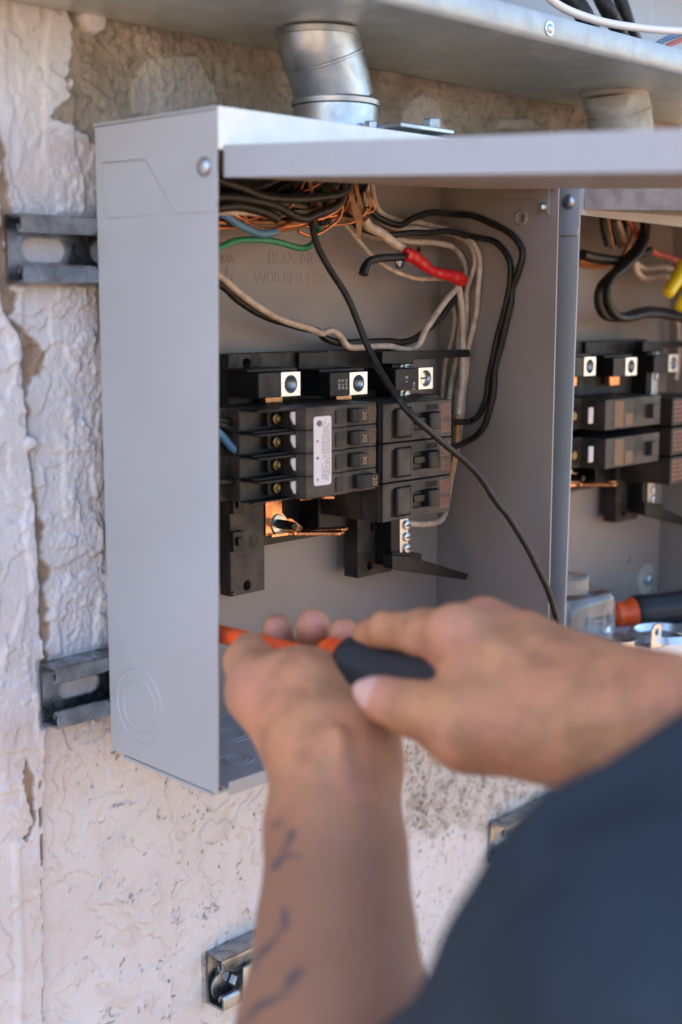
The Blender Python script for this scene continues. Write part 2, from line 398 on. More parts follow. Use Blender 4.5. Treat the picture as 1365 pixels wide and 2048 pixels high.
def wpx(pts): return [(P(u, v, YW).x, P(u, v, YW).z) for u, v in pts]
def build_wall():
    xs = np.concatenate([np.linspace(-2500, 400, 12)[:-1], np.arange(400, 700, 1.1), np.arange(700, 1260, 1.5), np.linspace(1262, 4200, 12)])
    zs = np.concatenate([np.linspace(0, 1040, 8)[:-1], np.arange(1040, 1860, 1.2), np.linspace(1862, 3900, 8)])
    X, Z = np.meshgrid(xs, zs); x = X; z = Z
    wob = lambda s, a, sd: a*fbm(x/s, z/s, 4, sd)
    # ---- layers of paint and render
    warp = 9*fbm(x/40, z/40, 3, 40); warp2 = 9*fbm(x/40, z/40, 3, 50)
    n = fbm((x+warp)/75, (z+warp2)/62, 4, 3)
    Y = 2.4*n
    for thr, h in ((-.22, 1.3), (.04, 1.6), (.30, 1.4)):       # trowelled coats ending in ragged steps
        Y = Y-h*sstep(n+.05*fbm(x/9, z/9, 3, 12), thr, thr+.014)
    left_f = sstep(z, 1330, 1400)*(1-sstep(x, 560, 640))
    drip = fbm((x+6*fbm(x/30, z/60, 2, 77))/26, z/90, 3, 8); Y = Y-left_f*1.5*sstep(drip, -.05, .16)          # long sagging trowel laps
    ruf = .3+.7*sstep(x+8*fbm(x/30, z/30, 2, 4), 480, 505)
    lump = .75*perlin(x/3.6, z/4.2, 21)+.7*perlin(x/1.9, z/2.1, 22)
    top_c = sstep(z, 1725, 1750)*sstep(x, 470, 500)
    Y = Y-(1-top_c)*(ruf*left_f*.9*sstep(lump, -.5, .6)+(1-left_f)*.3*lump)
    Y = Y-.20*perlin(x/3.1, z/3.1, 24)-.26*perlin(x/1.7, z/1.7, 25)
    conc = np.zeros_like(x); mortar = np.zeros_like(x); pit = np.zeros_like(x)
    # ---- bare concrete showing under the trough
    bx = wpx([(60, -60), (150, 60), (133, 130), (128, 205), (100, 235), (150, 262), (175, 268), (195, 300), (230, 330)])
    edge = np.interp(z, [p[1] for p in bx][::-1], [p[0] for p in bx][::-1])
    sd = x+7*fbm(x/14, z/14, 4, 60)-edge
    zb = 1738+7*fbm(x/20, z/20, 3, 61)
    cm = sstep(sd, -1, 1)*sstep(z, zb-1.5, zb+1.5)
    conc = np.maximum(conc, cm); Y = Y+cm*2.8+cm*1.7*fbm(x/5, z/5, 5, 62)+cm*2.5*(fbm(x/60, z/40, 2, 63))
    # smoother raised skim patches on it
    for poly in ([(262, 235), (258, 165), (290, 112), (395, 105), (432, 170), (450, 250)],
                 [(795, 250), (800, 215), (848, 175), (880, 205), (900, 270)], [(985, 262), (1000, 235), (1060, 232), (1090, 262)]):
        pl = wpx(poly); ins = inside_poly(x+4*fbm(x/10, z/10, 3, 5), z+4*fbm(x/12, z/12, 3, 6), pl)
        dd = seg_dist(x, z, pl+[pl[0]]); k = np.where(ins, sstep(dd, 0, 3), 0); Y = Y-k*2.6-k*.4*fbm(x/30, z/30, 2, 5); conc = conc*(1-.35*k)
    # concrete patches lower right
    pl = wpx([(800, 1470), (1160, 1540), (1130, 1600), (990, 1680), (900, 1660), (860, 1690), (800, 1650)])
    ins = inside_poly(x+12*fbm(x/22, z/22, 4, 15), z+10*fbm(x/22, z/22, 4, 16), pl)
    k = ins*sstep(seg_dist(x, z, pl+[pl[0]]), 0, 8); conc = np.maximum(conc, k*(.35+.45*sstep(fbm(x/12, z/12, 4, 18), -.1, .3))); Y = Y+k*1.2*fbm(x/5, z/5, 4, 17)
    pk = sstep(fbm(x/4.2, z/4.2, 4, 90)+.35*fbm(x/30, z/30, 3, 91), .30, .5); pit = np.maximum(pit, pk*k*.75); Y = Y+pk*k*1.5
    # ---- broken edge of the thick coat on the far left, mortar showing in the gap
    cr = wpx([(-12, 330), (-12, 620), (22, 665), (34, 700), (36, 760), (45, 860), (52, 960), (60, 1040), (64, 1120), (70, 1180), (75, 1290), (80, 1440), (78, 1700), (80, 2060)])
    cx = np.interp(z, [p[1] for p in cr][::-1], [p[0] for p in cr][::-1])+2.5*fbm(x/18, z/18, 4, 70)
    wd = np.interp(z, [wpx([(60, v)])[0][1] for v in (1500, 1400, 1290, 1130, 900, 740, 600, 420, 360)], [0, 2.5, 8.5, 8, 3.2, 10, 11, 11, 6])
    wd = wd*(1+1.1*fbm(z/16, x*0+3, 3, 72))
    left = sstep(cx-x, -.8, .8)*(1-sstep(z, 1745, 1775)); Y = Y-left*4.2
    gap = sstep(x-cx, -.6, .6)*(1-sstep(x-cx-wd, -.8, .8))*(z > 1325)*(1-sstep(z, 1745, 1760))
    mortar = np.maximum(mortar, gap); Y = Y+gap*3.0+gap*.9*fbm(x/4, z/4, 3, 73)
    pl = wpx([(36, 770), (84, 745), (92, 705), (70, 690), (48, 700)]); k = inside_poly(x+2*fbm(x/6, z/6, 3, 5), z, pl); mortar = np.maximum(mortar, k); Y = Y+k*2.2
    pl = wpx([(36, 1560), (44, 1510), (58, 1550), (62, 1640), (45, 1680), (38, 1672), (56, 1640)])
    k = inside_poly(x+1.5*fbm(x/6, z/6, 3, 9), z, pl); mortar = np.maximum(mortar, k*1.); Y = Y+k*3
    # dashes of shadow line lower down
    gl = wpx([(70, 1560), (72, 1650), (76, 1760), (79, 1850), (78, 2048)]); dd = seg_dist(x+.8*fbm(x/9, z/9, 3, 75), z, gl)
    da = sstep(fbm(x*0+2, z/17, 3, 74), -.1, .05)*sstep(1.5-dd, 0, .8); pit = np.maximum(pit, da*.85); Y = Y+da*2
    gl = wpx([(22, 1680), (25, 1800), (30, 1900), (28, 2048)]); Y = Y-2*sstep(4-seg_dist(x, z, gl), 0, 2.5)
    # little pale lump sitting across the gap and one under the trough
    for (u, v, r1) in ((52, 885, 6.5), (178, 40, 11)):
        c = wpx([(u, v)])[0]; q = np.hypot((x-c[0])*1.0, (z-c[1])*1.1)+1.5*fbm(x/7, z/7, 3, 81); k = sstep(r1-q, 0, 3)
        Y = Y*(1-k)+k*(-9+.02*q*q); mortar *= 1-k; conc *= 1-k
    # ---- pinholes and torn edges in the lower field
    low = (1-sstep(z, 1360, 1385))*sstep(x, 470, 530)
    rid = np.abs(fbm((x+warp)/34, (z+warp2)/30, 4, 33)); tear = sstep(.030-rid, 0, .02)*sstep(fbm(x/16, z/16, 3, 34), .12, .22)
    ph = sstep(fbm(x/3.4, z/3.4, 2, 36), .43, .5)*sstep(fbm(x/20, z/20, 3, 37)+.0007*(x-560), .12, .3)
    q = np.maximum(tear*.8, ph)*low; pit = np.maximum(pit, q*.8); Y = Y+q*1.6
    tb = sstep(.09-rid, 0, .07)*sstep(fbm(x/16, z/16, 3, 34), .05, .2)*low; Y = Y-tb*1.2
    xx = np.abs(np.gradient(Y, axis=1)); 
    Y = np.clip(Y, -14, 9)
    for zc_, xs0 in ((P(45, 493, 695.5).z, P(45, 493, 695.5).x), (P(115, 1398, 695.5).z, P(115, 1398, 695.5).x), (P(447, 1978, 695.5).z, P(447, 1978, 695.5).x), (P(1013, 1655, 695.5).z-20, P(1013, 1655, 695.5).x)):
        k = sstep(24-np.abs(z-zc_), 0, 4)*sstep(x, xs0-5, xs0-1); Y = Y*(1-k)+k*np.maximum(Y*.6, -1.2)
    dense = (x > 405) & (x < 1255) & (z > 1045) & (z < 1858); Y = np.where(dense, Y, 0); pit = pit*dense; mortar = mortar*dense; conc = conc*dense
    H, W = x.shape; V = np.stack([x, YW+Y, z], -1).reshape(-1, 3)
    idx = np.arange(H*W).reshape(H, W)
    F4 = np.stack([idx[:-1, :-1], idx[:-1, 1:], idx[1:, 1:], idx[1:, :-1]], -1).reshape(-1, 4)
    # a thick body behind the face
    n0 = len(V); x0, x1, z0, z1 = xs[0], xs[-1], zs[0], zs[-1]
    ring = np.concatenate([idx[0, :], idx[1:, -1], idx[-1, -2::-1], idx[-2:0:-1, 0]])
    Vb = V[ring].copy(); Vb[:, 1] = YW+220; V = np.concatenate([V, Vb]); m_ = len(ring)
    side = [(int(ring[i]), int(ring[(i+1) % m_]), n0+(i+1) % m_, n0+i) for i in range(m_)]
    me = D.meshes.new('stucco_wall'); org = np.array([800., YW, 0.])
    nf = len(F4)
    me.from_pydata(((V-org)*S).tolist(), [], F4.tolist()+side+[tuple(range(n0, n0+m_))])
    me.materials.append(M['wall'])
    for nm, arr in (('conc', conc), ('mortar', mortar), ('pit', pit)):
        a = me.attributes.new(nm, 'FLOAT', 'POINT'); d = np.zeros(len(V)); d[:n0] = arr.reshape(-1); a.data.foreach_set('value', d)
    me.shade_smooth(); o = D.objects.new('stucco_wall', me); COL.objects.link(o); o.location = org*S
    tag(o, 'white painted stucco wall with peeling coat and bare concrete under the metal trough', 'wall')
    return o
build_wall()

# ================================================================== STRUT CHANNELS
YB = 695.5; YF = 582.5
ZTOP = 1757.5; ZBOT = 1361.0; XL = 513.4; XR = 847.5; T = 1.6
def strut(x0, x1, z1, label, slotx=None):
    z0 = z1-41.3; yb = YW-2.0; yf = YB+.4; r = empty('strut_channel', ((x0+x1)/2, yb, z0), label, 'strut channel', 'slotted steel channels fixed to the wall')
    t = 2.4
    holes = []; x = x0+23 if slotx is None else slotx
    while x < x1-12: holes.append(slot((x, (z0+z1)/2), 19, 7.2, 0)); x += 50.8
    make('web', plate([(x0, 0, z0+t), (x1, 0, z0+t), (x1, 0, z1-t), (x0, 0, z1-t)], 1, yb-t, yb, holes), M['strut'], r)
    for s, zz in ((1, z0), (-1, z1)):
        c = [(yb, zz+s*t/2), (yf+1.6, zz+s*t/2), (yf+.6, zz+s*(t/2+.6)), (yf+.6, zz+s*9), (yf+1.6, zz+s*10.4), (yf+3.6, zz+s*10.4), (yf+4.6, zz+s*9), (yf+4.8, zz+s*6.5)]
        make('lip', bar_strip(sheet_loop(c, t*.8), x0, x1), M['strut'], r, smooth=50)
    return r
a = P(45, 425, YB); s1 = strut(a.x, 905, a.z, 'steel channel stub sticking out left of the grey box at its upper corner', P(86, 497, 714).x)
a = P(115, 1335, YB); strut(a.x, 905, a.z, 'steel channel stub left of the grey box near its round knockout', P(156, 1375, 714).x)
a = P(447, 1920, YB); s3 = strut(a.x, a.x+150, a.z, 'steel channel piece low on the wall behind the bare forearm with bolt in it')
a = P(1013, 1655, YB); strut(a.x, a.x+260, a.z+.5, 'steel channel end peeking out between the hand and the navy shirt')
# spring nut and bolt in the low piece
a = P(452, 1975, YB+8); nutr = empty('channel_nut', a, 'round steel washer nut seated in the low channel beside the forearm', 'nut')
make('washer', lathe((a.x+2, YB+12, a.z), (0, 1, 0), [(0, 11.5), (2.5, 11.5)], 28), M['strut'], nutr, bevel=.4)
make('bolt_head', lathe((a.x+12, YB+5, a.z+1), (0, 1, 0), [(0, 6.5), (6, 7)], 6), M['zinc'], nutr, bevel=.5)
make('clamp_plate', box(a.x+9, a.x+60, YB-3.5, YB-.5, a.z-17, a.z+16), M['galv'], nutr, bevel=.8)

# ================================================================== TROUGH ABOVE
ZT = 1826.5; YT = 555.0
tr = empty('wireway_trough', (900, 640, ZT), 'long galvanised metal trough open at the front running above both grey boxes', 'trough')
X0T, X1T = 380, 1750
def trough_bottom():
    n = 60; V = []; Fc = []
    for i in range(n+1):
        x = X0T+(X1T-X0T)*i/n
        for j in range(9):
            y = YT+3+(YW-6-YT-3)*j/8; sag = 2.0*math.sin(x*.013+1)*math.sin(math.pi*j/8)+1.1*math.sin(x*.041+j)*math.sin(math.pi*j/8)
            V.append((x, y, ZT-sag*.5))
    for i in range(n):
        for j in range(8): q = i*9+j; Fc.append((q, q+1, q+10, q+9))
    m = len(V); V2 = [(a, b, c+1.6) for a, b, c in V]
    return V+V2, Fc+[tuple(k+m for k in reversed(f)) for f in Fc]
make('bottom_panel', trough_bottom(), M['galv'], tr, smooth=60)
fl = sheet_loop([(YT+4.2, ZT+.8), (YT+1.6, ZT+1.6), (YT+.4, ZT+4.5), (YT, ZT+16), (YT+.6, ZT+17.5), (YT+9, ZT+17.8)], 1.6)
make('front_lip', bar_strip(fl, X0T, X1T), M['lipzinc'], tr, smooth=60)
make('back_plate', box(X0T, X1T, YW-12, YW-10, ZT+3, ZT+170), M['lid'], tr)
make('top_panel', box(X0T, X1T, YT, YW-4, ZT+171, ZT+173), M['galv'], tr)
make('end_panel', box(X0T, X0T+1.6, YT+3, YW-13, ZT+3, ZT+170), M['galv'], tr)
a = P(1100, 57, YT-1)
make('lip_screw', screw_head((a.x, YT-1, a.z), (0, -1, 0), 3.2, 1.6), M['zinc'], tr)
make('screw_washer', lathe((a.x, YT-.9, a.z), (0, -1, 0), [(0, 5.2), (.4, 5.0)], 20), M['galv'], tr)
def cable(name, pts, r, m, label, cat='cable', group=None, n=10, step=3., flat=1., rfun=None, inbox=False):
    q = smooth_path(pts, step)
    if inbox:        # keep the wire in front of the box's side wall, on its sight line
        lim = XR-T-r-.6
        q = [(_O+(p-_O)*(lim/p.x) if p.x > lim and p.y > YF+2 else p) for p in q]
    if cat == 'wire':
        sd_ = len(D.objects)*.37
        q = [p+Vector((mnoise.noise(Vector((i_*.09, sd_, 0))), mnoise.noise(Vector((i_*.09, sd_, 9))), mnoise.noise(Vector((i_*.09, sd_, 5)))))*1.3 for i_, p in enumerate(q)]
    g_ = sweep(q, r, n, rfun, flat); o = make(name, g_, m, smooth=60)
    tag(o, label, cat, group); return o
cb = 'cables lying in the trough'
cable('cable', [P(1085, -60, 640), P(1150, 5, 620), P(1175, 45, 615), P(1200, 110, 640)], 7.5, M['wblack'], 'leftmost thick black cable dropping into the trough', group=cb)
cable('cable', [P(1180, -60, 640), P(1205, 0, 620), P(1232, 50, 620), P(1260, 110, 640)], 6.5, M['wblack'], 'middle thick black cable dropping into the trough', group=cb)
cable('cable', [P(1215, -60, 640), P(1245, 10, 630), P(1262, 60, 630), P(1290, 120, 650)], 5.5, M['wblack'], 'rightmost thick black cable dropping into the trough', group=cb)
cable('cable', [P(1060, -60, 575), P(1100, -3, 572), P(1160, 30, 572), P(1250, 52, 573), P(1380, 62, 575), P(1500, 50, 585)], 3.0, M['white_cable'], 'white cable curving across the open trough', group=cb)
cable('cable', [P(1280, 130, 600), P(1320, 85, 600), P(1400, 55, 605)], 2.2, M['wblue'], 'thin blue wire beside the red one in the trough', group=cb)
cable('cable', [P(1300, 130, 596), P(1335, 92, 596), P(1400, 68, 600)], 2.0, M['wred'], 'thin red wire at the right end of the trough', group=cb)

# ================================================================== ENCLOSURES
def ring_emboss(c, r, axis, h, w=.9, n=36):
    ax = [i for i in range(3) if i != axis]; V = []; Fc = []
    for k in range(n):
        t = 2*math.pi*k/n
        for dr, dh in ((-w, 0), (-w*.4, h), (w*.4, h), (w, 0)):
            q = list(c); q[ax[0]] += (r+dr)*math.cos(t); q[ax[1]] += (r+dr)*math.sin(t); q[axis] += dh; V.append(q)
    for k in range(n):
        k2 = (k+1) % n
        for j in range(3): Fc.append((k*4+j, k*4+j+1, k2*4+j+1, k2*4+j))
    return V, Fc
FLARE = 0.
def px_(y, z): return XL-FLARE*((YB-y)/(YB-YF))*((ZTOP-z)/(ZTOP-ZBOT))
def enclosure(dx, label, first=True):
    r = empty('electrical_box', (XL+dx, YF, ZTOP), label, 'electrical box', 'grey steel electrical boxes side by side')
    p = M['paint']
    # left side: its lower front corner is sprung a little inwards
    if first:
        c = [P(447, 222, YF), P(435, 1580, YF), PX(220, 1500, XL), PX(192, 257, XL)]
        c[0].x = XL; lx = XL
        global FLARE; FLARE = XL-c[1].x; n = 16; V = []; Fc = []
        for k in (0, 1):
            for a_ in range(n+1):
                for b_ in range(n+1):
                    y_ = YF+(YB-YF)*a_/n; z_ = ZBOT+(ZTOP-ZBOT)*b_/n; V.append((px_(y_, z_)+k*T, y_, z_))
        q_ = (n+1)**2
        for a_ in range(n):
            for b_ in range(n): m_ = a_*(n+1)+b_; Fc.append((m_, m_+1, m_+n+2, m_+n+1)); Fc.append((m_+q_, m_+n+1+q_, m_+n+2+q_, m_+1+q_))
        rim = [b_ for b_ in range(n+1)]+[a_*(n+1)+n for a_ in range(1, n+1)]+[n*(n+1)+b_ for b_ in range(n-1, -1, -1)]+[a_*(n+1) for a_ in range(n-1, 0, -1)]
        for a_ in range(len(rim)): b_ = rim[(a_+1) % len(rim)]; Fc.append((rim[a_], b_, b_+q_, rim[a_]+q_))
        make('side_panel', (V, Fc), p, r, bevel=.5)
        hem = [(px_(YF+6, ZBOT)+.3, YF+6), (px_(YB-14, ZBOT)+.3, YB-14), (XL+20, YB-14), (XL+20, YF+6)]
        make('bottom_hem', plate([(a_, b_, 0) for a_, b_ in hem], 2, ZBOT-2.8, ZBOT-.8), p, r)
    else: make('side_panel', box(XL+dx, XL+dx+T, YF, YB, ZBOT, ZTOP), p, r, bevel=.5)
    # right side with its keyhole
    rp = [(0, YF, ZBOT), (0, YB-T, ZBOT), (0, YB-T, ZTOP-2), (0, YF, ZTOP-2)]
    kh = PX(1046, 430, XR); kc = circle((0, kh.y, kh.z-2), 2.6, 0, 14)
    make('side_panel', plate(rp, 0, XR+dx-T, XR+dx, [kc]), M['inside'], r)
    make('return_flange', box(XR+dx-11, XR+dx-T-.05, YF, YF+T, ZBOT+14, ZTOP-41), p, r, bevel=.3) if False else None
    # back with mounting holes
    holes = [circle((XL+dx+60, 0, ZBOT+45), 3.5, 1, 12), circle((XR+dx-60, 0, ZBOT+45), 3.5, 1, 12)]
    if first: hh = P(835, 498, YB); holes.append(circle((hh.x, 0, hh.z), 2.6, 1, 12))
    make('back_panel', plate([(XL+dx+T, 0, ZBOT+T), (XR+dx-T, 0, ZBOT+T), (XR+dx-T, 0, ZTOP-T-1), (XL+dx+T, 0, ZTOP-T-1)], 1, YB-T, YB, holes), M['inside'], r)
    xb0 = XL+dx+T if not first else XL+T-5
    make('bottom_panel', box(XL+dx+T, XR+dx-T, YF, YB-T-.05, ZBOT, ZBOT+T), p, r, bevel=.4)
    # floor lip at the front
    make('bottom_lip', box(XL+dx+2, XR+dx-2, YF-.9, YF-.05, ZBOT-3, ZBOT+5.5), p, r, bevel=.3)
    make('top_panel', box(XL+dx-1.2, XR+dx+1.2, YF-1.2, YB, ZTOP, ZTOP+T), p, r, bevel=.5)
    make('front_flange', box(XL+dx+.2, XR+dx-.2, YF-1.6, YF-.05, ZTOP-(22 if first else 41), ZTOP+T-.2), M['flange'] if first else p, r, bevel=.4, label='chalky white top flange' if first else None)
    # folded cap at the upper corners
    def q(u, v): b = PX(u, v, XL-1.2); return (b.x, b.y, b.z)
    cap = [q(191, 256), q(449, 216), q(447, 398), q(430, 423), q(352, 427), q(291, 318), q(203, 325)]
    cap = [(XL, min(max(b, YF-1), YB), c_) for _, b, c_ in cap]
    lay = [(XL, min(max(b, YF), YB), c_) for _, b, c_ in [q(203, 327), q(290, 320), q(350, 427), q(213, 437)]]
    for nm, ol, th in (('corner_cap', cap, 1.4), ('cap_underlay', lay, .8)):
        make(nm, plate([(XL+dx, b, c_) for _, b, c_ in ol], 0, XL+dx-th, XL+dx-.02), p, r, bevel=.35)

    inn = [PX(u, v, XR-T) for u, v in ((1003, 360), (1006, 399), (1074, 399), (1090, 418), (1101, 432), (1101, 360))]
    make('corner_cap', plate([(XR+dx, max(q_.y, YF+.5), q_.z) for q_ in inn], 0, XR+dx-T-1.6, XR+dx-T-.02), M['inside'], r, bevel=.35)
    kv, kf = ring_emboss((XR+dx-T, kh.y, kh.z-2), 4.6, 0, -1.2, 1.4, 20); make('keyhole_dimple', (kv, kf), M['inside'], r, smooth=70)
    sc = PX(414, 334, XL)
    make('corner_screw', screw_head((XL+dx-1.4, sc.y, sc.z), (-1, 0, 0), 5.6, 3.4, 20), M['zinc'], r)
    s2 = PX(1090, 415, XR)
    make('corner_screw', lathe((XR+dx-T-1.4, s2.y-2, s2.z), (-1, 0, 0), [(0, 3.), (5, 3.), (6.5, 2)], 12), M['zinc'], r)
    # knockouts: embossed rings
    kc_ = PX(283, 1410, XL)
    for rr in (24.5, 17.5):
        xk = XL+dx-.05
        gv, gf = ring_emboss((xk, kc_.y, kc_.z), rr, 0, -.6, 1.)
        if first: gv = [(v[0]+px_(v[1], v[2])-XL, v[1], v[2]) for v in gv]
        make('knockout', (gv, gf), p, r, smooth=70)
    for (x_, y_, rr) in ((40, 35, 11), (40, 35, 7), (85, 32, 13), (85, 32, 8.5), (30, 72, 9), (70, 75, 15), (70, 75, 10), (130, 40, 12), (120, 80, 15), (20, 92, 6), (180, 60, 16), (230, 45, 13), (270, 70, 16)):
        make('knockout', ring_emboss((XL+dx+x_, YF+y_, ZBOT+T), rr, 2, .7, .8, 24), p, r, smooth=70)
    for (x_, z_, rr) in ((252, 50, 10), (140, 42, 9)):
        make('knockout', ring_emboss((XL+dx+x_, YB-T, ZBOT+z_), rr, 1, -.22, .6, 24), M['inside'], r, smooth=70)
    return r
def lid(b1, rimm='lid'):
    a = Vector((517.5, YF-2, 1720.5)); b = Vector((741, YF-2, 1727.5)); Lh = 350
    d = Vector((0, -1, -.055)).normalized()
    c = b+d*Lh; e = a+d*Lh
    th = 1.5; hfl = 17.5
    def slab(p4, off): off = Vector(off); return [tuple(p) for p in p4]+[tuple(p+off) for p in p4], [(0, 1, 2, 3), (7, 6, 5, 4), (0, 4, 5, 1), (1, 5, 6, 2), (2, 6, 7, 3), (3, 7, 4, 0)]
    o = make('lid', slab([a, b, c, e], (0, 0, th)), M['lid_under'], b1, bevel=.4, label='opened lid panel with scuffed underside')
    up = Vector((0, 0, hfl))
    make('lid_rim', slab([a+Vector((0, 0, -.3)), e+Vector((0, 0, -.3)), e+up, a+up], (-1.4, 0, 0)), M[rimm], o, bevel=.6)
    make('lid_rim', slab([b+Vector((0, 0, th)), c+Vector((0, 0, th)), c+up, b+up], (-1.4, 0, 0)), M[rimm], o, bevel=.4)
    make('lid_rim', slab([e+Vector((1, -1.4, -.3)), c+Vector((-1, -1.4, -.3)), c+up+Vector((-1, -1.4, 0)), e+up+Vector((1, -1.4, 0))], (0, 1.3, 0)), M[rimm], o, bevel=.4)
    make('lid_rim', slab([a+Vector((1.5, 0, th)), b+Vector((-2, 0, th)), b+up*.6+Vector((-2, 0, 0)), a+up*.6+Vector((1.5, 0, 0))], (0, -1.3, 0)), M[rimm], o)
b1 = enclosure(0, 'open grey electrical box the hands reach into with black breakers and tangled wires')
b2 = enclosure(0, 'x', False)
for o in list(b2.children):
    o.parent = b2
lid(b2, 'lid_under')  # rims take the browned enamel, so their shade is painted on
b2['label'] = 'open grey electrical box beyond the first cut off by the right edge'
a = P(1160, 470, YF); b2.location = Vector((a.x, YF, ZTOP))*S; b2.rotation_euler = (0, rad(1.1), 0)
# embossed lettering on the back
a = P(590, 517, YB-T); text('embossed_text', 'BOX NO', 13.5, (a.x, YB-T, a.z), M['inside'], b1, extrude=.22)
a = P(586, 558, YB-T); text('embossed_text', 'W08,8ML1125', 12.5, (a.x, YB-T, a.z), M['inside'], b1, extrude=.22)
for v in (518, 545, 559):
    a = P(455, v, YB-T); text('printed_text', {518: 'KIA', 545: 'E', 559: 'G-1'}[v], 8, (a.x, YB-T-.1, a.z), M['ink'], b1, extrude=.05)
a = P(798, 524, YB-T); make('mounting_screw', ball((a.x, YB-T-1, a.z), 5.2, 16, 10, (1, .6, 1)), M['zinc'], b1)
# opened lid, hinged at the flange and swung up towards the viewer
lid(b1)

# ================================================================== HUBS AND ELBOWS
def elbow(u_top, v_top, u_mid, v_mid, u_bot, v_bot, rpx, mt, label, Yc, grp='elbow fittings between box and trough'):
    top = P(u_top, v_top, Yc); top.z = ZT-1
    mid = P(u_mid, v_mid, Yc); bot = P(u_bot, v_bot, Yc)
    r_ = 27.0
    e = empty('conduit_elbow', (bot.x, Yc, ZTOP+T), label, 'elbow fitting', grp)
    zb = ZTOP+T
    bx = bot.x
    path = smooth_path([top, top+(mid-top)*.3+Vector((-1, 0, 0)), mid, Vector((bx, Yc, zb+24))], 3)
    make('bend', sweep(path, r_, 32, rfun=lambda t: r_*(1.0-.035*t)), mt, e, smooth=60)
    for t_ in (.42,):
        k_ = int(t_*(len(path)-1)); make('seam_ring', lathe(path[k_]-(path[k_+1]-path[k_]).normalized()*1.2, path[k_+1]-path[k_], [(0, r_*.985), (.5, r_*1.018), (1.9, r_*1.018), (2.4, r_*.985)], 32), mt, e)
    make('neck_ring', lathe((top.x, Yc, ZT-6), (0, 0, 1), [(0, 25), (1, 27.5), (4.6, 27.5), (5.8, 26)], 32), mt, e)
    make('joint_ring', lathe((bx, Yc, zb+20), (0, 0, 1), [(0, 27), (.8, 29.2), (3.8, 29.6), (5.4, 27.5)], 32), mt, e)
    make('collar', lathe((bx, Yc, zb+3), (0, 0, 1), [(0, 28.6), (2, 28.2), (16.9, 28.2)], 32), mt, e)
    return e, bx, zb
e1, ex, ez = elbow(636, 70, 652, 130, 671, 225, 75, M['zinc'], 'shiny zinc elbow joining the first grey box to the trough above', 640)
make('hub_plate', plate([(ex-34, 597, 0), (ex+38, 597, 0), (ex+45, 602, 0), (ex+45, 672, 0), (ex+38, 677, 0), (ex-34, 677, 0), (ex-38, 672, 0), (ex-38, 608, 0)], 2, ez+.1, ez+3), M['zinc'], e1, bevel=.4)
a = P(864, 262, 594)
make('hub_plate', box(ex+2, a.x+11, 583.5, 650, ez+3.1, ez+6), M['zinc'], e1, bevel=.6)
make('bolt', lathe((a.x, 594, ez+6), (0, 0, 1), [(0, 6.), (1, 6.4), (6.4, 6.2), (7.2, 5.4)], 6), M['zinc'], e1, bevel=.4)
make('bolt', lathe((ex-2, 606, ez+3), (0, 0, 1), [(0, 4.6), (4.6, 4.6), (5.2, 3.6)], 6), M['zinc'], e1, bevel=.4)
e2, ex2, ez2 = elbow(1228, 190, 1238, 220, 1250, 262, 75, M['dirtyplastic'], 'dusty white stained elbow joining the farther box to the trough', 640)

# ================================================================== BUSBAR BASE
def lug(parent, u0, u1, v0, v1, Yf, depth, with_print=False, screw=False, left=34):
    """aluminium lug in a black shroud; u0..u1 is the bright threaded face"""
    A = P(u0, v0, Yf); B = P(u1, v1, Yf); zc = (A.z+B.z)/2; hw = (B.x-A.x)/2; xc = (A.x+B.x)/2; hh = (A.z-P(u0, v1, Yf).z)/2
    hole = circle((xc, 0, zc), min(hw, hh)*.78, 1, 20)
    lg = make('lug', plate([(xc-hw, 0, zc-hh), (xc+hw, 0, zc-hh), (xc+hw, 0, zc+hh), (xc-hw, 0, zc+hh)], 1, Yf, Yf+depth, [hole]), M['alum'], parent, smooth=40)
    rr = min(hw, hh)*.78
    prof = []; k = 0
    for i in range(14): prof.append((i*.9, rr*(1.0 if i % 2 else .90)))
    make('thread', lathe((xc, Yf+.3, zc), (0, 1, 0), prof, 20, caps=False), M['zinc'], lg)
    make('bore_end', lathe((xc, Yf+12, zc), (0, 1, 0), [(0, rr*.9), (1, rr*.9)], 20), M['zinc'], lg)
    if screw: make('set_screw', join(lathe((xc, Yf+3, zc), (0, 1, 0), [(0, rr*.82), (5, rr*.85)], 20)), M['alum'], lg); make('screw_slot', box(xc-rr*.75, xc+rr*.75, Yf+2.7, Yf+3.2, zc-.6, zc+.6), M['hole'], lg)
    return lg, xc, zc, hw, hh
def rounded(u, v, Y): return P(u, v, Y)
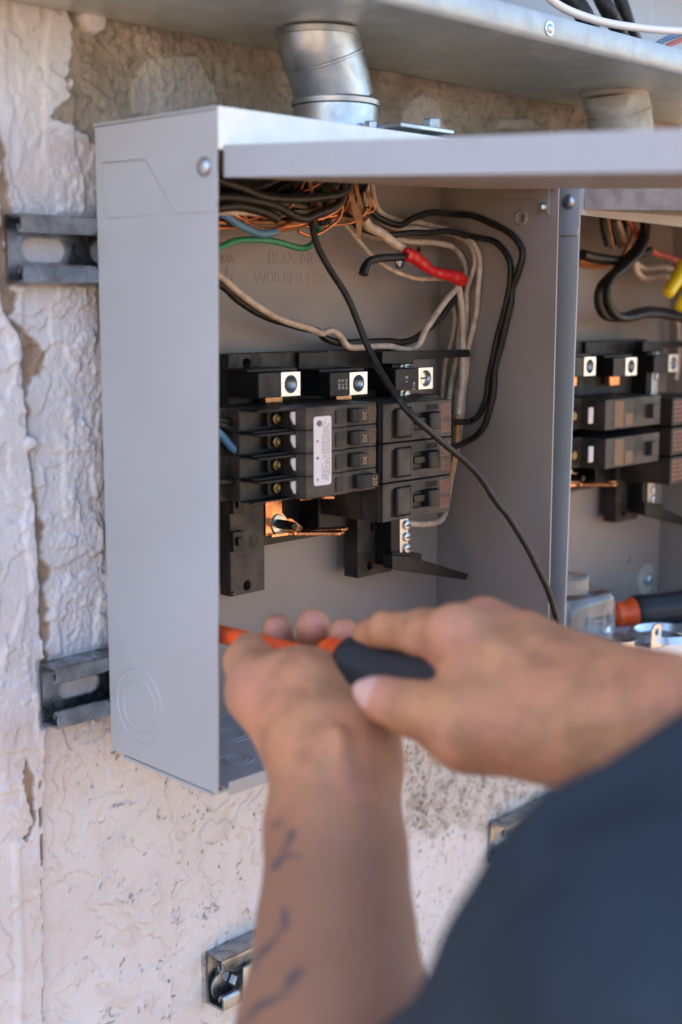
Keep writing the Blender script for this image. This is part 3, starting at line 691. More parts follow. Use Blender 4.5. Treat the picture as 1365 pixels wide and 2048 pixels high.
def base_assembly(dx, label, detail=True):
    YT_ = 672.0
    def R_(u0, v0, u1, v1, Yf, Yb2):            # box whose front face spans these sight lines (measured in the first box)
        A = P(u0, v0, Yf); B = P(u1, v0, Yf); C = P(u0, v1, Yf); return box(A.x+dx, B.x+dx, Yf, Yb2, C.z, A.z)
    o = P(455, 1195, YT_); r = empty('busbar_base', (o.x+dx, YB-T, o.z), label, 'busbar base', 'black plastic busbar bases inside the boxes')
    k = M['black']; kd = M['dblack']
    # cross piece on top with round marks
    A = P(457, 708, YT_); B = P(800, 712, YT_); C = P(457, 800, YT_)
    h1 = P(494, 727, YT_); hl = circle((h1.x+dx, 0, h1.z), 3.6, 1, 16)
    make('top_bridge', plate([(A.x+dx, 0, C.z-20), (B.x+dx, 0, C.z-20), (B.x+dx, 0, A.z), (A.x+dx, 0, A.z)], 1, YT_, YT_+10, [hl]), kd, r, bevel=.5)
    make('top_step', box(A.x+dx+62, A.x+dx+92, YT_-4, YT_-.05, A.z-26, A.z-.5), k, r, bevel=.6)
    for (u, v, rr) in ((468, 721, 4.2), (513, 722, 4.2), (597, 721, 4.2), (727, 721, 4.2)):
        c = P(u, v, YT_); make('mould_mark', ring_emboss((c.x+dx, YT_-.02, c.z), rr, 1, -.25, .35, 20), kd, r)
    # two rails going down
    A = P(457, 800, YT_); B = P(527, 800, YT_); C = P(457, 1195, YT_); h2 = P(495, 1171, YT_)
    zt = P(457, 806, YT_).z-20
    make('rail', plate([(A.x+dx, 0, C.z), (B.x+dx, 0, C.z), (B.x+dx, 0, zt-.1), (A.x+dx, 0, zt-.1)], 1, YT_, YT_+11, [circle((h2.x+dx, 0, h2.z), 3.4, 1, 16)]), kd, r, bevel=.6)
    for v in (1005, 1080):
        a = P(468, v-18, YT_); b = P(468, v+22, YT_)
        make('clip', box(a.x+dx-4, a.x+dx+6, YT_-3.5, YT_-.05, b.z, a.z), k, r, bevel=.5)
        make('clip', box(a.x+dx-1, a.x+dx+3, YT_-5.5, YT_-3.6, b.z+4, a.z-4), k, r, bevel=.5)
        c = P(508, v, YT_); make('mould_mark', ring_emboss((c.x+dx, YT_-.02, c.z), 3.6, 1, -.25, .35, 20), kd, r)
    c = P(464, 1188, YT_); make('rivet', ball((c.x+dx+1, YT_-.3, c.z), 1.6, 10, 6), M['brass'], r)
    A = P(716, 1000, YT_); B = P(785, 1000, YT_); C = P(716, 1157, YT_); h3 = P(741, 1131, YT_)
    make('rail', plate([(A.x+dx, 0, C.z), (B.x+dx, 0, C.z), (B.x+dx, 0, zt-.1), (A.x+dx, 0, zt-.1)], 1, YT_, YT_+14, [circle((h3.x+dx, 0, h3.z), 3.3, 1, 16)]), kd, r, bevel=.6)
    for q in ((748, 1048, 760, 1062), (768, 1046, 775, 1066), (779, 1044, 790, 1060)): make('clip', R_(*q, YT_-3, YT_-.05), k, r, bevel=.3)
    # cross web behind the copper
    A = P(527, 985, YT_+6); B = P(693, 985, YT_+6); C = P(527, 1093, YT_+6)
    make('cross_web', box(A.x+dx, B.x+dx+10, YT_+8, YT_+11, C.z, zt), k, r, bevel=.3)
    A = P(629, 985, YT_-6); C = P(629, 1075, YT_-6)
    make('cross_rib', box(A.x+dx, A.x+dx+2.5, YT_-10, YT_+7.9, C.z+4, zt), k, r, bevel=.3)
    
    # copper stab and fingers
    def cu(pl, y0, y1, nm='copper_bar'):
        pts = [P(u, v, YT_+1) for u, v in pl]; return make(nm, plate([(p.x+dx, 0, p.z) for p in pts], 1, y0, y1), M['copper'], r, bevel=.35)
    cu([(528, 975), (561, 975), (561, 1024), (571, 1036), (580, 1036), (603, 1053), (603, 1068), (528, 1072)], YT_-1, YT_+2)
    zf = P(600, 1068, 660).z; x0 = P(560, 1068, 660).x+dx
    def finger(x0, x1, y0, y1, z, nm='copper_finger'):
        V = [(x0, y0, z), (x0+14, y0-2, z+.6), (x1-8, y1-2, z), (x1, y1, z-.2), (x1, y1+7, z-.2), (x1-8, y1+9, z), (x0+14, y0+9, z+.6), (x0, y0+9, z)]
        return make(nm, plate(V, 2, z-1.2, z+1.2), M['copper'], r, bevel=.4)
    for zz, dxx in ((zf, 0), (P(690, 996, 650).z, 28)):
        finger(x0+dxx, x0+dxx+46, 668, 642, zz); finger(x0+dxx+16, x0+dxx+58, 662, 650, zz+.3)
    for u, v in ((545, 801), (685, 797)):
        c = P(u, v, 664); make('copper_bar', box(c.x+dx-8, c.x+dx+8, 662, 668, c.z-6, c.z+6), M['copper'], r, bevel=.4)
    c = P(553, 1047, YT_+1); 
    make('stud_washer', lathe((c.x+dx, YT_-1.1, c.z), (0, -1, 0), [(0, 7.2), (1.2, 6.9), (1.4, 4.5)], 28), M['washer'], r)
    make('stud', lathe((c.x+dx, YT_-2, c.z), (0, -1, 0), [(0, 3.4), (9, 3.4), (9.2, 3.2), (15, 3), (15.5, 2.4)], 8), k, r, bevel=.4)
    # lugs in shrouds
    for (u0, u1, v0, v1, pr, sl) in ((563, 601, 744, 792, False, 20), (700, 735, 744, 789, True, 19)):
        lg, xc, zc, hw, hh = lug(r, u0, u1, v0, v1, 640, 16)
        lg.location.x = dx*S
        xc += dx
        make('shroud', box(xc-hw-sl, xc-hw-.1, 640.6, YT_-.1, zc-hh-.4, zc+hh+.4), k, r, bevel=.5)
        make('shroud_cap', box(xc-hw-sl-3, xc+hw+5, 648, YT_-.05, zc+hh+.6, zc+hh+2.4), k, r, bevel=.3)
        make('shroud_cheek', box(xc+hw+.2, xc+hw+6, 650, YT_-.05, zc-hh-1, zc+hh+.5), k, r, bevel=.3)
        if pr and detail:
            for i in range(3):
                text('lug_marking', ['0-2/0', '2-1/0', 'CU-9'][i], 3.3, (xc-hw-sl+9+i*3.6, 640.5, zc), M['sticker'], r, rot=(90, 90, 0))
    lg, xc, zc, hw, hh = lug(r, 838, 866, 735, 778, 640, 16, screw=True)
    lg.location.x = dx*S; xc += dx
    make('lug_body', box(xc-hw-25, xc-hw-.1, 640.4, 668, zc-hh, zc+hh), k, r, bevel=.5)
    if detail:
        text('lug_marking', '41-2', 3.4, (xc-hw-5, 640.3, zc-5), M['sticker'], r, rot=(90, 90, 0)); text('lug_marking', '0 1', 4, (xc-hw-13, 640.3, zc), M['sticker'], r, rot=(90, 90, 0))
    # neutral bar with its screws
    A = P(803, 725, 655); B = P(820, 725, 655); C = P(803, 1135, 655)
    make('neutral_bar', box(A.x+dx, B.x+dx, 655, 664, C.z, A.z), M['alum'], r, bevel=.4)
    for v in (732, 790, 1050, 1074, 1097, 1122):
        c = P(813, v, 655); sc = make('terminal_screw', lathe((c.x+dx, 654.9, c.z), (0, -1, 0), [(0, 3.7), (1.8, 3.6), (2.2, 2.8)], 16), M['zinc'], r)
        make('screw_slot', box(c.x+dx-2.6, c.x+dx+2.6, 652.3, 652.8, c.z-.45, c.z+.45), M['hole'], sc)
    make('bar_carrier', box(A.x+dx-9, A.x+dx-.1, 656, 672, C.z+2, A.z-1), k, r, bevel=.5)
    # black plastic arms that reach out to the right
    def arm(pts, y, th, nm='retainer_arm', dd=9):
        q = [P(u, v, y) for u, v in pts]; make(nm, plate([(p.x+dx, 0, p.z) for p in q], 1, y, y+dd), k, r, bevel=.5)
    arm([(765, 703), (838, 702), (940, 699), (942, 714), (828, 719), (828, 728), (765, 728)], 650, 8)
    arm([(785, 1110), (818, 1112), (938, 1148), (934, 1160), (800, 1141), (785, 1138)], 648, 8)
    arm([(785, 1105), (844, 1107), (845, 1120), (785, 1122)], 652, 6)
    return r
base_assembly(0, 'black plastic busbar base with copper fingers and bright lugs in the box worked on')

# ================================================================== CIRCUIT BREAKERS
YBF = 612.0
zb_ = P(765, 808, YBF).z
PITCH_B = (zb_-P(765, 1047, YBF).z)/3
gR = 'wide breakers in the right column of the first box'
def prof_plate(pl, z0, z1): return plate([(x, y, 0) for x, y in pl], 2, z0, z1)
def print_rows(parent, x0, x1, z0, z1, y, rows, m, nm='printed_text', seed=0):
    rr = random.Random(seed); V = []; Fc = []
    dz = (z1-z0)/rows
    for i in range(rows):
        z = z1-dz*(i+.5); x = x0
        while x < x1-.6:
            wv = rr.uniform(.5, 2.2); wv = min(wv, x1-x); n = len(V); h = dz*.28
            V += [(x, y, z-h), (x+wv, y, z-h), (x+wv, y, z+h), (x, y, z+h)]; Fc.append((n, n+1, n+2, n+3)); x += wv+rr.uniform(.25, .6)
    return make(nm, (V, Fc), m, parent)
def wide_breaker(z1, label):
    z0 = z1-PITCH_B+.5; xa = P(763, 900, YBF).x; xb = P(900, 900, YBF).x; xe = xb+30
    r = empty('circuit_breaker', (xa, YBF, z0), label, 'circuit breaker', gR); kd = M['dblack']; k = M['black']
    make('body', prof_plate([(xa, YBF+1.5), (xb, YBF+1.5), (xb+1, YBF+34), (xe, YBF+34), (xe, YBF+58), (xa, YBF+58)], z0, z1), kd, r, bevel=.6)
    # raised face frame, well of the toggle, recess on the left
    fx = lambda t: xa+(xb-xa)*t
    zz = lambda t: z0+(z1-z0)*t
    rc = [(fx(.12), 0, zz(.12)), (fx(.22), 0, zz(.10)), (fx(.40), 0, zz(.10)), (fx(.40), 0, zz(.88)), (fx(.2), 0, zz(.88)), (fx(.12), 0, zz(.80))]
    well = [(fx(.43), 0, zz(.25)), (fx(.80), 0, zz(.25)), (fx(.80), 0, zz(.70)), (fx(.43), 0, zz(.70))]
    make('face', plate([(xa+.2, 0, z0+.3), (xb-.2, 0, z0+.3), (xb-.2, 0, z1-.3), (xa+.2, 0, z1-.3)], 1, YBF-1.4, YBF+1.45, [rc, well]), kd, r, bevel=.35)
    make('recess_cover', plate([(fx(.20), 0, zz(.12)), (fx(.385), 0, zz(.12)), (fx(.385), 0, zz(.86)), (fx(.20), 0, zz(.86))], 1, YBF-2.6, YBF+1), M['dblack'], r, bevel=1.2)
    t = make('toggle', join(prof_plate([(fx(.60), YBF+1), (fx(.61), YBF-5.5), (fx(.635), YBF-6.5), (fx(.76), YBF-6.2), (fx(.78), YBF+1)], zz(.26), zz(.69)),
                            prof_plate([(fx(.44), YBF+1.2), (fx(.45), YBF-1.6), (fx(.60), YBF-2.6), (fx(.60), YBF+1.2)], zz(.40), zz(.58))), M['handleblk'], r, bevel=.6)
    make('vent_ribs', join(*[box(fx(.63+.018*i), fx(.638+.018*i), YBF-1.9, YBF-1.45, zz(.76), zz(.90)) for i in range(9)]), k, r)
    print_rows(r, fx(.84), fx(.985), zz(.12), zz(.42), YBF-1.5, 6, M['oprint'], seed=int(z1))
    print_rows(r, fx(.83), fx(.985), zz(.50), zz(.90), YBF-1.5, 9, M['oprint'], seed=int(z1)+5)
    make('label_rule', box(fx(.80), fx(.99), YBF-1.55, YBF-1.42, zz(.455), zz(.465)), M['oprint'], r)
    # faint scored lines on the flank
    make('flank_seam', box(xa-.25, xa+.05, YBF+18, YBF+18.5, z0+1, z1-1), k, r)
    return r
names = ['wide black breaker topmost of the right column crossed by the loose black wire', 'wide black breaker in the middle of the right column',
         'wide black breaker lowest of the right column above the neutral bar screws']
for i in range(3): wide_breaker(zb_-i*PITCH_B, names[i])

gL = 'slim breakers in the left column of the first box'
zl = P(757, 808, YBF).z+1.5; zl0 = P(757, 978, YBF).z; PL = (zl-zl0)/4
YL = YBF-2
def slim_breaker(i, label, num):
    z1 = zl-i*PL; z0 = z1-PL+.35
    x0 = P(527, 900, YL).x; xs_ = P(606, 900, YL).x; xl0 = P(627, 900, YL).x; xl1 = P(664, 900, YL).x; xm = P(695, 900, YL).x; x1 = P(758, 900, YL).x
    r = empty('circuit_breaker', (x0, YL, z0), label, 'circuit breaker', gL); kd = M['dblack']; k = M['black']
    # body: deep block behind, recessed terminal bay at the left, raised nose
    make('body', prof_plate([(x0, YL+22), (xs_-1, YL+22), (xs_, YL+6), (xs_+3, YL), (xm, YL), (xm+.2, YL+1.5), (x1, YL+2.5), (x1, YL+58), (x0-6, YL+58), (x0-6, YL+34), (x0, YL+34)], z0, z1), kd, r, bevel=.5)
    # thin wall closing the terminal bay on its upper side, sloping
    make('bay_wall', prof_plate([(x0, YL+5), (x0+10, YL+2.5), (xs_-1, YL+5), (xs_-1, YL+22), (x0, YL+22)], z1-1.3, z1-.05), k, r, bevel=.3)
    make('bay_wall', prof_plate([(x0, YL+9), (xs_-1, YL+9), (xs_-1, YL+22), (x0, YL+22)], z0+.05, z0+.8), k, r)
    zc = (z0+z1)/2; sx = P(570, 900, YL+8).x
    s = make('terminal_screw', lathe((sx, YL+21.9, zc), (0, -1, 0), [(0, 3.9), (6, 3.9), (7.2, 3.4), (7.6, 2.2), (6.8, .8)], 18), M['brass'], r)
    make('clamp', box(sx-6.5, sx+5, YL+17, YL+19, zc-4.5, zc+4.5), M['black'], r, bevel=.4)
    px = P(594, 900, YL+6).x
    make('bay_shield', plate([Vector((px-4+0, 0, zc+4.6)), Vector((px-4.2, 0, zc+1)), Vector((px-1.5, 0, zc-3.6)), Vector((px+2.5, 0, zc-4.6)), Vector((px+2.5, 0, zc+4.6))], 1, YL+6.5, YL+8), M['sticker'], r, bevel=.3, label='pale half-round shield')
    # toggle with its rating
    tx = P({20: 715, 30: 716}[num] if i != 3 else 736, 900, YL).x
    make('toggle', prof_plate([(tx-8 if i != 3 else tx-13, YL+2), (tx-7.5 if i != 3 else tx-12, YL-2), (tx-4.5, YL-5.5), (tx+4.5, YL-6.), (tx+5.5, YL+2)], zc-4.6, zc+4.6), M['handleblk'], r, bevel=.5)
    text('rating_number', str(num), 6.0, (tx, YL-6.25, zc), M['dprint'], r, rot=(90, 90, 0))
    print_rows(r, x1-13 if i != 3 else x1-7, x1-1, zc-4.8, zc+4.8, YL+1.55, 8, M['bprint'], seed=i)
    make('face_step', prof_plate([(xl1+3, YL-.05), (xl1+3.5, YL-.9), (xm-5, YL-.9), (xm-4.5, YL-.05)], zc-5, zc+4.2), k, r, bevel=.3)
    return r
lab = ['slim breaker marked 20 at the top of the left column', 'slim breaker marked 30 second from top in the left column',
       'slim breaker marked 30 third from top in the left column', 'slim breaker marked 20 at the bottom of the left column with its toggle thrown right']
for i in range(4): slim_breaker(i, lab[i], (20, 30, 30, 20)[i])
# long sticker bridging the four
A = P(628, 834, YL-.4); B = P(663, 834, YL-.4); C = P(626, 973, YL-.4)
st = empty('breaker_sticker', ((A.x+B.x)/2, YL, C.z), 'long white printed sticker across the four slim breakers', 'sticker')
def rrect(x0, x1, z0, z1, r, n=5):
    out = []
    for cx_, cz_, a0 in ((x1-r, z0+r, -90), (x1-r, z1-r, 0), (x0+r, z1-r, 90), (x0+r, z0+r, 180)):
        for k in range(n+1): t = rad(a0+90*k/n); out.append(Vector((cx_+r*math.cos(t), 0, cz_+r*math.sin(t))))
    return out
make('paper', plate(rrect(A.x, B.x, C.z, A.z, 2), 1, YL-.45, YL-.05), M['sticker'], st)
def vprint(x0, x1, z0, z1, y, cols, seed):
    rr = random.Random(seed); V = []; Fc = []; dx_ = (x1-x0)/cols
    for i in range(cols):
        x = x0+dx_*(i+.5); z = z1-rr.uniform(0, 5)
        while z > z0+1:
            h = min(rr.uniform(.5, 2.4), z-z0); n = len(V); w2 = dx_*.2
            V += [(x-w2, y, z), (x+w2, y, z), (x+w2, y, z-h), (x-w2, y, z-h)]; Fc.append((n, n+1, n+2, n+3)); z -= h+rr.uniform(.3, .9)
            if rr.random() < .08: z -= rr.uniform(1, 6)
    return V, Fc
make('fine_print', vprint(A.x+7, B.x-1.2, C.z+2, A.z-2, YL-.5, 6, 3), M['ink'], st)
for z in (A.z-4.5, A.z-16, A.z-27, C.z+18, C.z+4): make('print_mark', box(A.x+2.6, A.x+4.2, YL-.52, YL-.46, z-.8, z+.8), M['ink'], st)
text('print_mark', 'GE', 3.8, (A.x+6, YL-.5, A.z-5), M['ink'], st, rot=(90, 90, 0)) if False else make('print_mark', lathe((A.x+5.2, YL-.46, A.z-4.5), (0, -1, 0), [(0, 2.2), (.06, 2.2)], 16), M['ink'], st)

# ================================================================== WIRES OF THE FIRST BOX
def Z3(pts, Y):        # a path read in the enlarged upper view of the first box
    out = []
    for q in pts:
        y = q[2] if len(q) > 2 else Y; out.append(P(430+q[0]/2.1, 340+q[1]/2.1, y))
    return out
def wire(pts, r, m, label, group=None, name='wire', n=8, **k): return cable(name, pts, r, m, label, 'wire', group, n, 2.5, inbox=pts[0].x < XR or pts[-1].x < XR or pts[len(pts)//2].x < XR+8, **k)
def PP(pts, Y=660): return [P(q[0], q[1], q[2] if len(q) > 2 else Y) for q in pts]
wire(PP([(620, 300, 650), (622, 360, 650), (624, 430, 650), (633, 485, 648), (655, 530, 645), (690, 585, 640), (716, 640, 636), (737, 695, 630), (768, 755, 618), (800, 800, 604), (828, 835, 597), (858, 862, 597), (900, 897, 597), (940, 933, 594), (972, 972, 590), (1003, 1014, 586), (1040, 1070, 583), (1070, 1125, 579), (1095, 1180, 577), (1115, 1240, 574), (1128, 1290, 572)]), 2.35, M['wblack'],
     'long loose black wire slanting down across the breakers to the hand', n=10)
top = [(600, -40, 662), (603, 20, 662)]
wire(Z3(top+[(618, 115), (650, 165), (700, 205), (780, 232), (840, 200), (920, 180), (1050, 190), (1150, 215), (1240, 270), (1290, 340), (1275, 430), (1248, 500), (1240, 570), (1218, 680), (1192, 780)], 672)+PP([(990, 745, 668), (985, 800, 665), (968, 850, 662), (940, 882, 660), (900, 897, 655), (880, 897, 650)]), 2.5, M['wblack'], 'outer black wire arching over the red tape and down to the middle wide breaker')
wire(Z3([(560, -40, 655), (550, 60, 655), (520, 140, 655), (570, 205), (640, 255), (740, 272), (850, 264), (1000, 262), (1100, 280), (1180, 310), (1235, 380), (1242, 470), (1226, 560), (1192, 680), (1172, 780)], 662)+PP([(978, 760, 662), (972, 800, 662), (952, 838, 660), (920, 845, 655), (880, 843, 650)]), 2.4, M['wblack'], 'inner black wire below the outer arch running down to the top wide breaker')
wg = 'aged white wires arching to the right side of the first box'
wire(Z3([(640, -40), (635, 60), (650, 160), (700, 220), (780, 245), (880, 248), (1000, 272), (1062, 305), (1092, 372), (1085, 432), (1063, 505), (1058, 565), (1050, 680), (1040, 770)], 680)+PP([(925, 740, 680), (916, 800, 678), (910, 880, 676), (905, 940, 676)]), 2.4, M['wwhite'], 'white wire arching third from the outside and dropping behind the taped joint', wg)
wire(Z3([(655, -40), (660, 60), (690, 170), (760, 208), (880, 228), (980, 248), (1072, 292), (1108, 360), (1112, 440), (1103, 560), (1085, 660), (1066, 750)], 684)+PP([(936, 715, 684), (930, 770, 682), (922, 840, 680), (914, 900, 680), (902, 960, 678), (893, 1010, 674), (882, 1040, 668), (850, 1048, 662), (818, 1047, 657)]), 2.4, M['wwhite'], 'outermost white wire sweeping wide and turning in to the neutral bar', wg)
wire(Z3([(600, -40), (600, 120), (615, 250), (650, 280), (700, 286), (800, 296), (920, 306), (1000, 326), (1042, 372), (1056, 430), (1040, 520), (1036, 600), (1030, 700)], 676)+PP([(918, 700, 676), (905, 760, 676), (893, 830, 672)]), 2.4, M['wwhite'], 'innermost white wire with the tightest bend above the taped joint', wg)
wire(Z3([(560, 130), (545, 215), (590, 280), (650, 350), (710, 400), (780, 435), (860, 455), (970, 458), (1025, 470), (1042, 540), (1048, 640), (1040, 760)], 668)+PP([(922, 760, 670), (915, 850, 670)]), 1.9, M['wwhite'], 'thin stained wire running under the red tape joint')
wire(Z3([(1018, 470), (1030, 530), (1036, 600), (1040, 700)], 664)+PP([(927, 720, 664), (922, 780, 664), (912, 850, 662)]), 2.8, M['wwhite'], 'white wire with print on it dropping from the red tape')
wire(PP([(914, 830, 660), (912, 880, 660), (905, 930, 662), (897, 975, 664), (893, 1000, 668)]), 2.3, M['wbrown'], 'browned scorched wire beside the wide breakers')
wire(Z3([(1000, 560), (1010, 620), (995, 720), (975, 800)], 688)+PP([(890, 740, 688), (884, 800, 686)]), 2.2, M['wwhite'], 'faint white wire far back against the side of the box')
# taped splice
wire(Z3([(632, 205), (650, 235), (700, 262), (760, 308), (812, 346)], 655), 3.6, M['wwhite'], 'thick dirty white wire entering the red tape')
wire(Z3([(624, 440), (630, 415), (645, 385), (680, 372), (740, 366), (806, 366)], 652), 3.0, M['wblack'], 'short cut black wire end beside the red tape', rfun=lambda t: 3.4 if t < .15 else 2.9)
tp = empty('taped_splice', Z3([(900, 400)], 652)[0], 'red tape wrapped round a wire joint', 'tape')
path = smooth_path(Z3([(796, 352), (830, 362), (870, 392), (915, 424), (960, 437), (1000, 445), (1040, 464)], 652), 1.6)
tpg = sweep(path, 5, 14, rfun=lambda t: 4.5+.8*math.sin(t*8+.6)+.16*math.sin(t*45)+.2*math.sin(t*23)); make('wrap', tpg, M['tape'], tp, smooth=40)
ends = sweep(smooth_path(Z3([(800, 335), (812, 352), (815, 378)], 650), 2), 2.6, 10, flat=.6); make('tape_tail', ends, M['tape'], tp)
# long pair coming from the left
wire(Z3([(-20, 425), (40, 465), (100, 512), (200, 585), (300, 635), (400, 670), (450, 690), (492, 676), (530, 700), (560, 738), (640, 745), (740, 743), (825, 754), (862, 730), (890, 660), (950, 575), (1015, 495), (1035, 470)], 664), 2.5, M['wwhite'], 'white wire sagging across the box and twisted with a black one')
wire(Z3([(-20, 460), (40, 500), (120, 562), (230, 622), (330, 655), (430, 678), (470, 710), (560, 722), (700, 722), (790, 724), (862, 698), (940, 622), (1000, 550), (1040, 490), (1045, 470)], 668), 2.7, M['wblack'], 'black wire sagging across the box alongside the white one')
wire(Z3([(-20, 345), (40, 320), (100, 296), (180, 288), (260, 300), (340, 328), (390, 325), (425, 290), (440, 230), (455, 120), (460, -40)], 655), 2.2, M['wgreen'], 'green wire curving along the top left of the box')
wire(Z3([(-20, 160), (45, 195), (90, 225), (150, 250), (200, 262), (258, 254)], 648), 2.7, M['wblue'], 'short blue wire end under the black bundle at top left')
wire([P(430+x/3.9, 690+y/3.9, yy) for x, y, yy in ((-40, 620, 640), (60, 720, 640), (130, 800, 638), (220, 850, 636), (350, 878, 636))], 2.7, M['wblue'], 'blue wire entering the slim breakers from the left')
gb = 'black wires bundled at the top left of the first box'
for k, (pts, Y, r) in enumerate((([(-20, 30), (40, 52), (130, 80), (230, 115), (330, 120), (450, 112), (540, 92), (572, 30), (575, -40)], 640, 3.0),
        ([(-20, 112), (40, 114), (150, 122), (230, 142), (300, 175), (370, 203), (420, 186), (500, 150), (530, 118), (545, 30), (548, -40)], 640, 3.0),
        ([(-20, 165), (40, 158), (120, 155), (200, 172), (262, 206)], 644, 3.4), ([(-20, 150), (40, 132), (120, 92), (220, 60), (300, 20)], 655, 3.0),
        ([(-20, 90), (60, 95), (160, 110), (260, 70), (330, 20), (340, -40)], 660, 3.0), ([(40, 180), (150, 190), (240, 200), (330, 160), (380, 60), (385, -40)], 658, 4.0),
        ([(300, 190), (350, 150), (395, 80), (400, -40)], 664, 3.5), ([(200, 130), (300, 150), (400, 170), (470, 120), (500, 30), (500, -40)], 668, 3.0),
        ([(480, -40), (490, 30), (480, 100), (410, 160), (300, 220)], 676, 3.0), ([(-20, 60), (80, 70), (180, 90), (300, 100), (420, 60), (450, -40)], 672, 2.6))):
    wire(Z3(pts, Y), r, M['wblack'], ['uppermost black wire of the tangle coming in level from the left', 'black wire of the tangle dipping lowest over the copper strands', 'black wire of the tangle ending above the blue wire end', 'black wire of the tangle rising steeply under the lid', 'black wire of the tangle humped behind the uppermost one', 'thickest black wire of the tangle just above the copper', 'black wire of the tangle turning up beside the loose wire', 'black wire of the tangle passing behind the paper strips', 'black wire of the tangle slanting down left behind the others', 'thin black wire at the very back of the tangle'][k], gb)
rr = random.Random(11)
specs = [('wblack', 2.0, 'thin black wire knotted in the tangle at the opening'), ('tan', 1.6, 'brown strand knotted in the tangle at the opening'), ('wwhite', 1.9, 'pale strand knotted in the tangle at the opening'), ('copperwire', 1.0, 'fine copper strand knotted in the tangle at the opening')]
for k in range(30):
    mm, rd, lb = specs[(0, 3, 0, 1, 3, 0, 2)[k % 7]]
    x0 = rr.uniform(380, 660); xm_ = rr.uniform(120, 640); y1 = rr.uniform(110, 225); x2 = -30 if rr.random() < .55 else rr.uniform(60, 640)
    pts = [(x0, -45), (x0+rr.uniform(-20, 20), 30), ((x0+xm_)/2+rr.uniform(-20, 20), rr.uniform(60, 130)), (xm_, y1), ((xm_+x2)/2, y1+rr.uniform(-45, 25)), (x2, y1+rr.uniform(-90, 10))]
    wire(Z3(pts, rr.uniform(646, 684)), rd*rr.uniform(.85, 1.1), M[mm], lb, 'strands knotted together at the top of the first box', name='strand', n=6)
# black tails behind the slim breakers
for pts, lb in (([(-40, 560), (60, 580), (150, 590), (300, 570), (350, 560)], 'top black wire feeding the slim breakers from the left'),
                ([(-40, 600), (70, 625), (160, 680), (260, 720), (350, 740)], 'second black wire feeding the slim breakers from the left'),
                ([(-40, 1060), (70, 1075), (200, 1065), (340, 1040)], 'lowest black wire feeding the slim breakers from the left')):
    wire([P(430+x/3.9, 690+y/3.9, 640) for x, y in pts], 2.8, M['wblack'], lb, 'black wires feeding the slim breakers')
gc = 'bare copper strands in the first box'
cop = [([(-20, 222), (45, 225), (150, 235), (250, 243), (350, 235), (450, 205), (525, 185), (560, 120), (575, -40)], 652), ([(-20, 250), (45, 245), (180, 245), (300, 240), (420, 240), (560, 225), (620, 190), (640, 160)], 655),
       ([(350, 258), (400, 275), (450, 262), (490, 235), (522, 200), (540, 120)], 650), ([(100, 160), (200, 200), (330, 212), (420, 205), (455, 150), (458, 60)], 660),
       ([(-20, 210), (80, 212), (200, 222), (330, 222), (430, 195), (520, 160)], 662), ([(380, 40), (350, 110), (320, 150), (285, 195)], 650),
       ([(390, 0), (330, 90), (300, 170)], 656), ([(620, 20), (640, 100), (650, 150), (620, 195)], 658), ([(150, 170), (200, 195), (260, 200), (300, 190)], 654), ([(430, 205), (470, 190), (540, 140), (560, 60)], 648),
       ([(620, 60), (650, 110), (670, 160), (640, 180)], 668), ([(560, 180), (580, 120), (590, 40)], 652), ([(-20, 232), (90, 240), (200, 250), (310, 246), (420, 225), (500, 205)], 664)]
cl = ['long copper strand running right and up to the opening', 'lowest long copper strand above the green wire', 'copper strand making the small loop above the green wire', 'copper strand crossing under the black tangle', 'copper strand lying behind the long ones', 'copper strand slanting up left of the loose black wire', 'second copper strand slanting up beside it further left', 'copper strand hooked at the right of the paper strips', 'short copper strand at the left behind the blue wire end', 'copper strand curving up to the paper strips', 'copper strand bent among the white wires', 'copper strand standing upright in the opening', 'copper strand third from below across the left half']
for (pts, Y), lb in zip(cop, cl): wire(Z3(pts, Y), 1.15, M['copperwire'], lb, gc, name='copper_wire', n=7)
gt = 'brown paper strips torn from cable at the top of the first box'
for k, pts in enumerate(([(560, 0), (570, 80), (585, 150), (600, 220), (604, 292)], [(575, 20), (600, 90), (600, 170), (575, 210)], [(545, 60), (550, 130), (575, 190)], [(620, 30), (635, 90), (655, 150)])):
    q = smooth_path(Z3(pts, 646+k*3), 3); ww = (3.2, 2.2, 3, 2)[k]
    V = []; Fc = []
    for i, p_ in enumerate(q):
        wv = ww*(1+.3*math.sin(i*.9+k)); dy = 1.5*math.sin(i*.5+k)
        V += [p_+Vector((-wv, dy, 0)), p_+Vector((0, -dy-1, .3)), p_+Vector((wv, dy, 0)), p_+Vector((0, -dy-.4, .3))]
        if i: a_ = 4*(i-1); Fc += [(a_, a_+1, a_+5, a_+4), (a_+1, a_+2, a_+6, a_+5), (a_+2, a_+3, a_+7, a_+6), (a_+3, a_, a_+4, a_+7)]
    o = make('paper_strip', (V, Fc), M['tan'], smooth=60)
    tag(o, ['longest brown paper strip hanging below the copper strands', 'brown paper strip curling beside the longest one', 'short brown paper strip at the left of the strips', 'thin brown paper strip at the right among white wires'][k], 'paper strip', gt)
for k, pts in enumerate(([(620, -40), (622, 60), (640, 150)], [(585, -40), (590, 60), (610, 160)], [(100, 120), (200, 100), (300, 60), (330, 0)])):
    wire(Z3(pts, 670), 2.4, M['wwhite'], ['pale wire dropping between the black wires at the opening', 'pale wire nearest the paper strips at the opening', 'pale wire crossing behind the black tangle at the left'][k])
wire(Z3([(340, -40), (380, 40), (410, 120), (405, 190)], 668), 3, M['wblue'], 'short dark blue wire behind the copper at the opening') if False else None

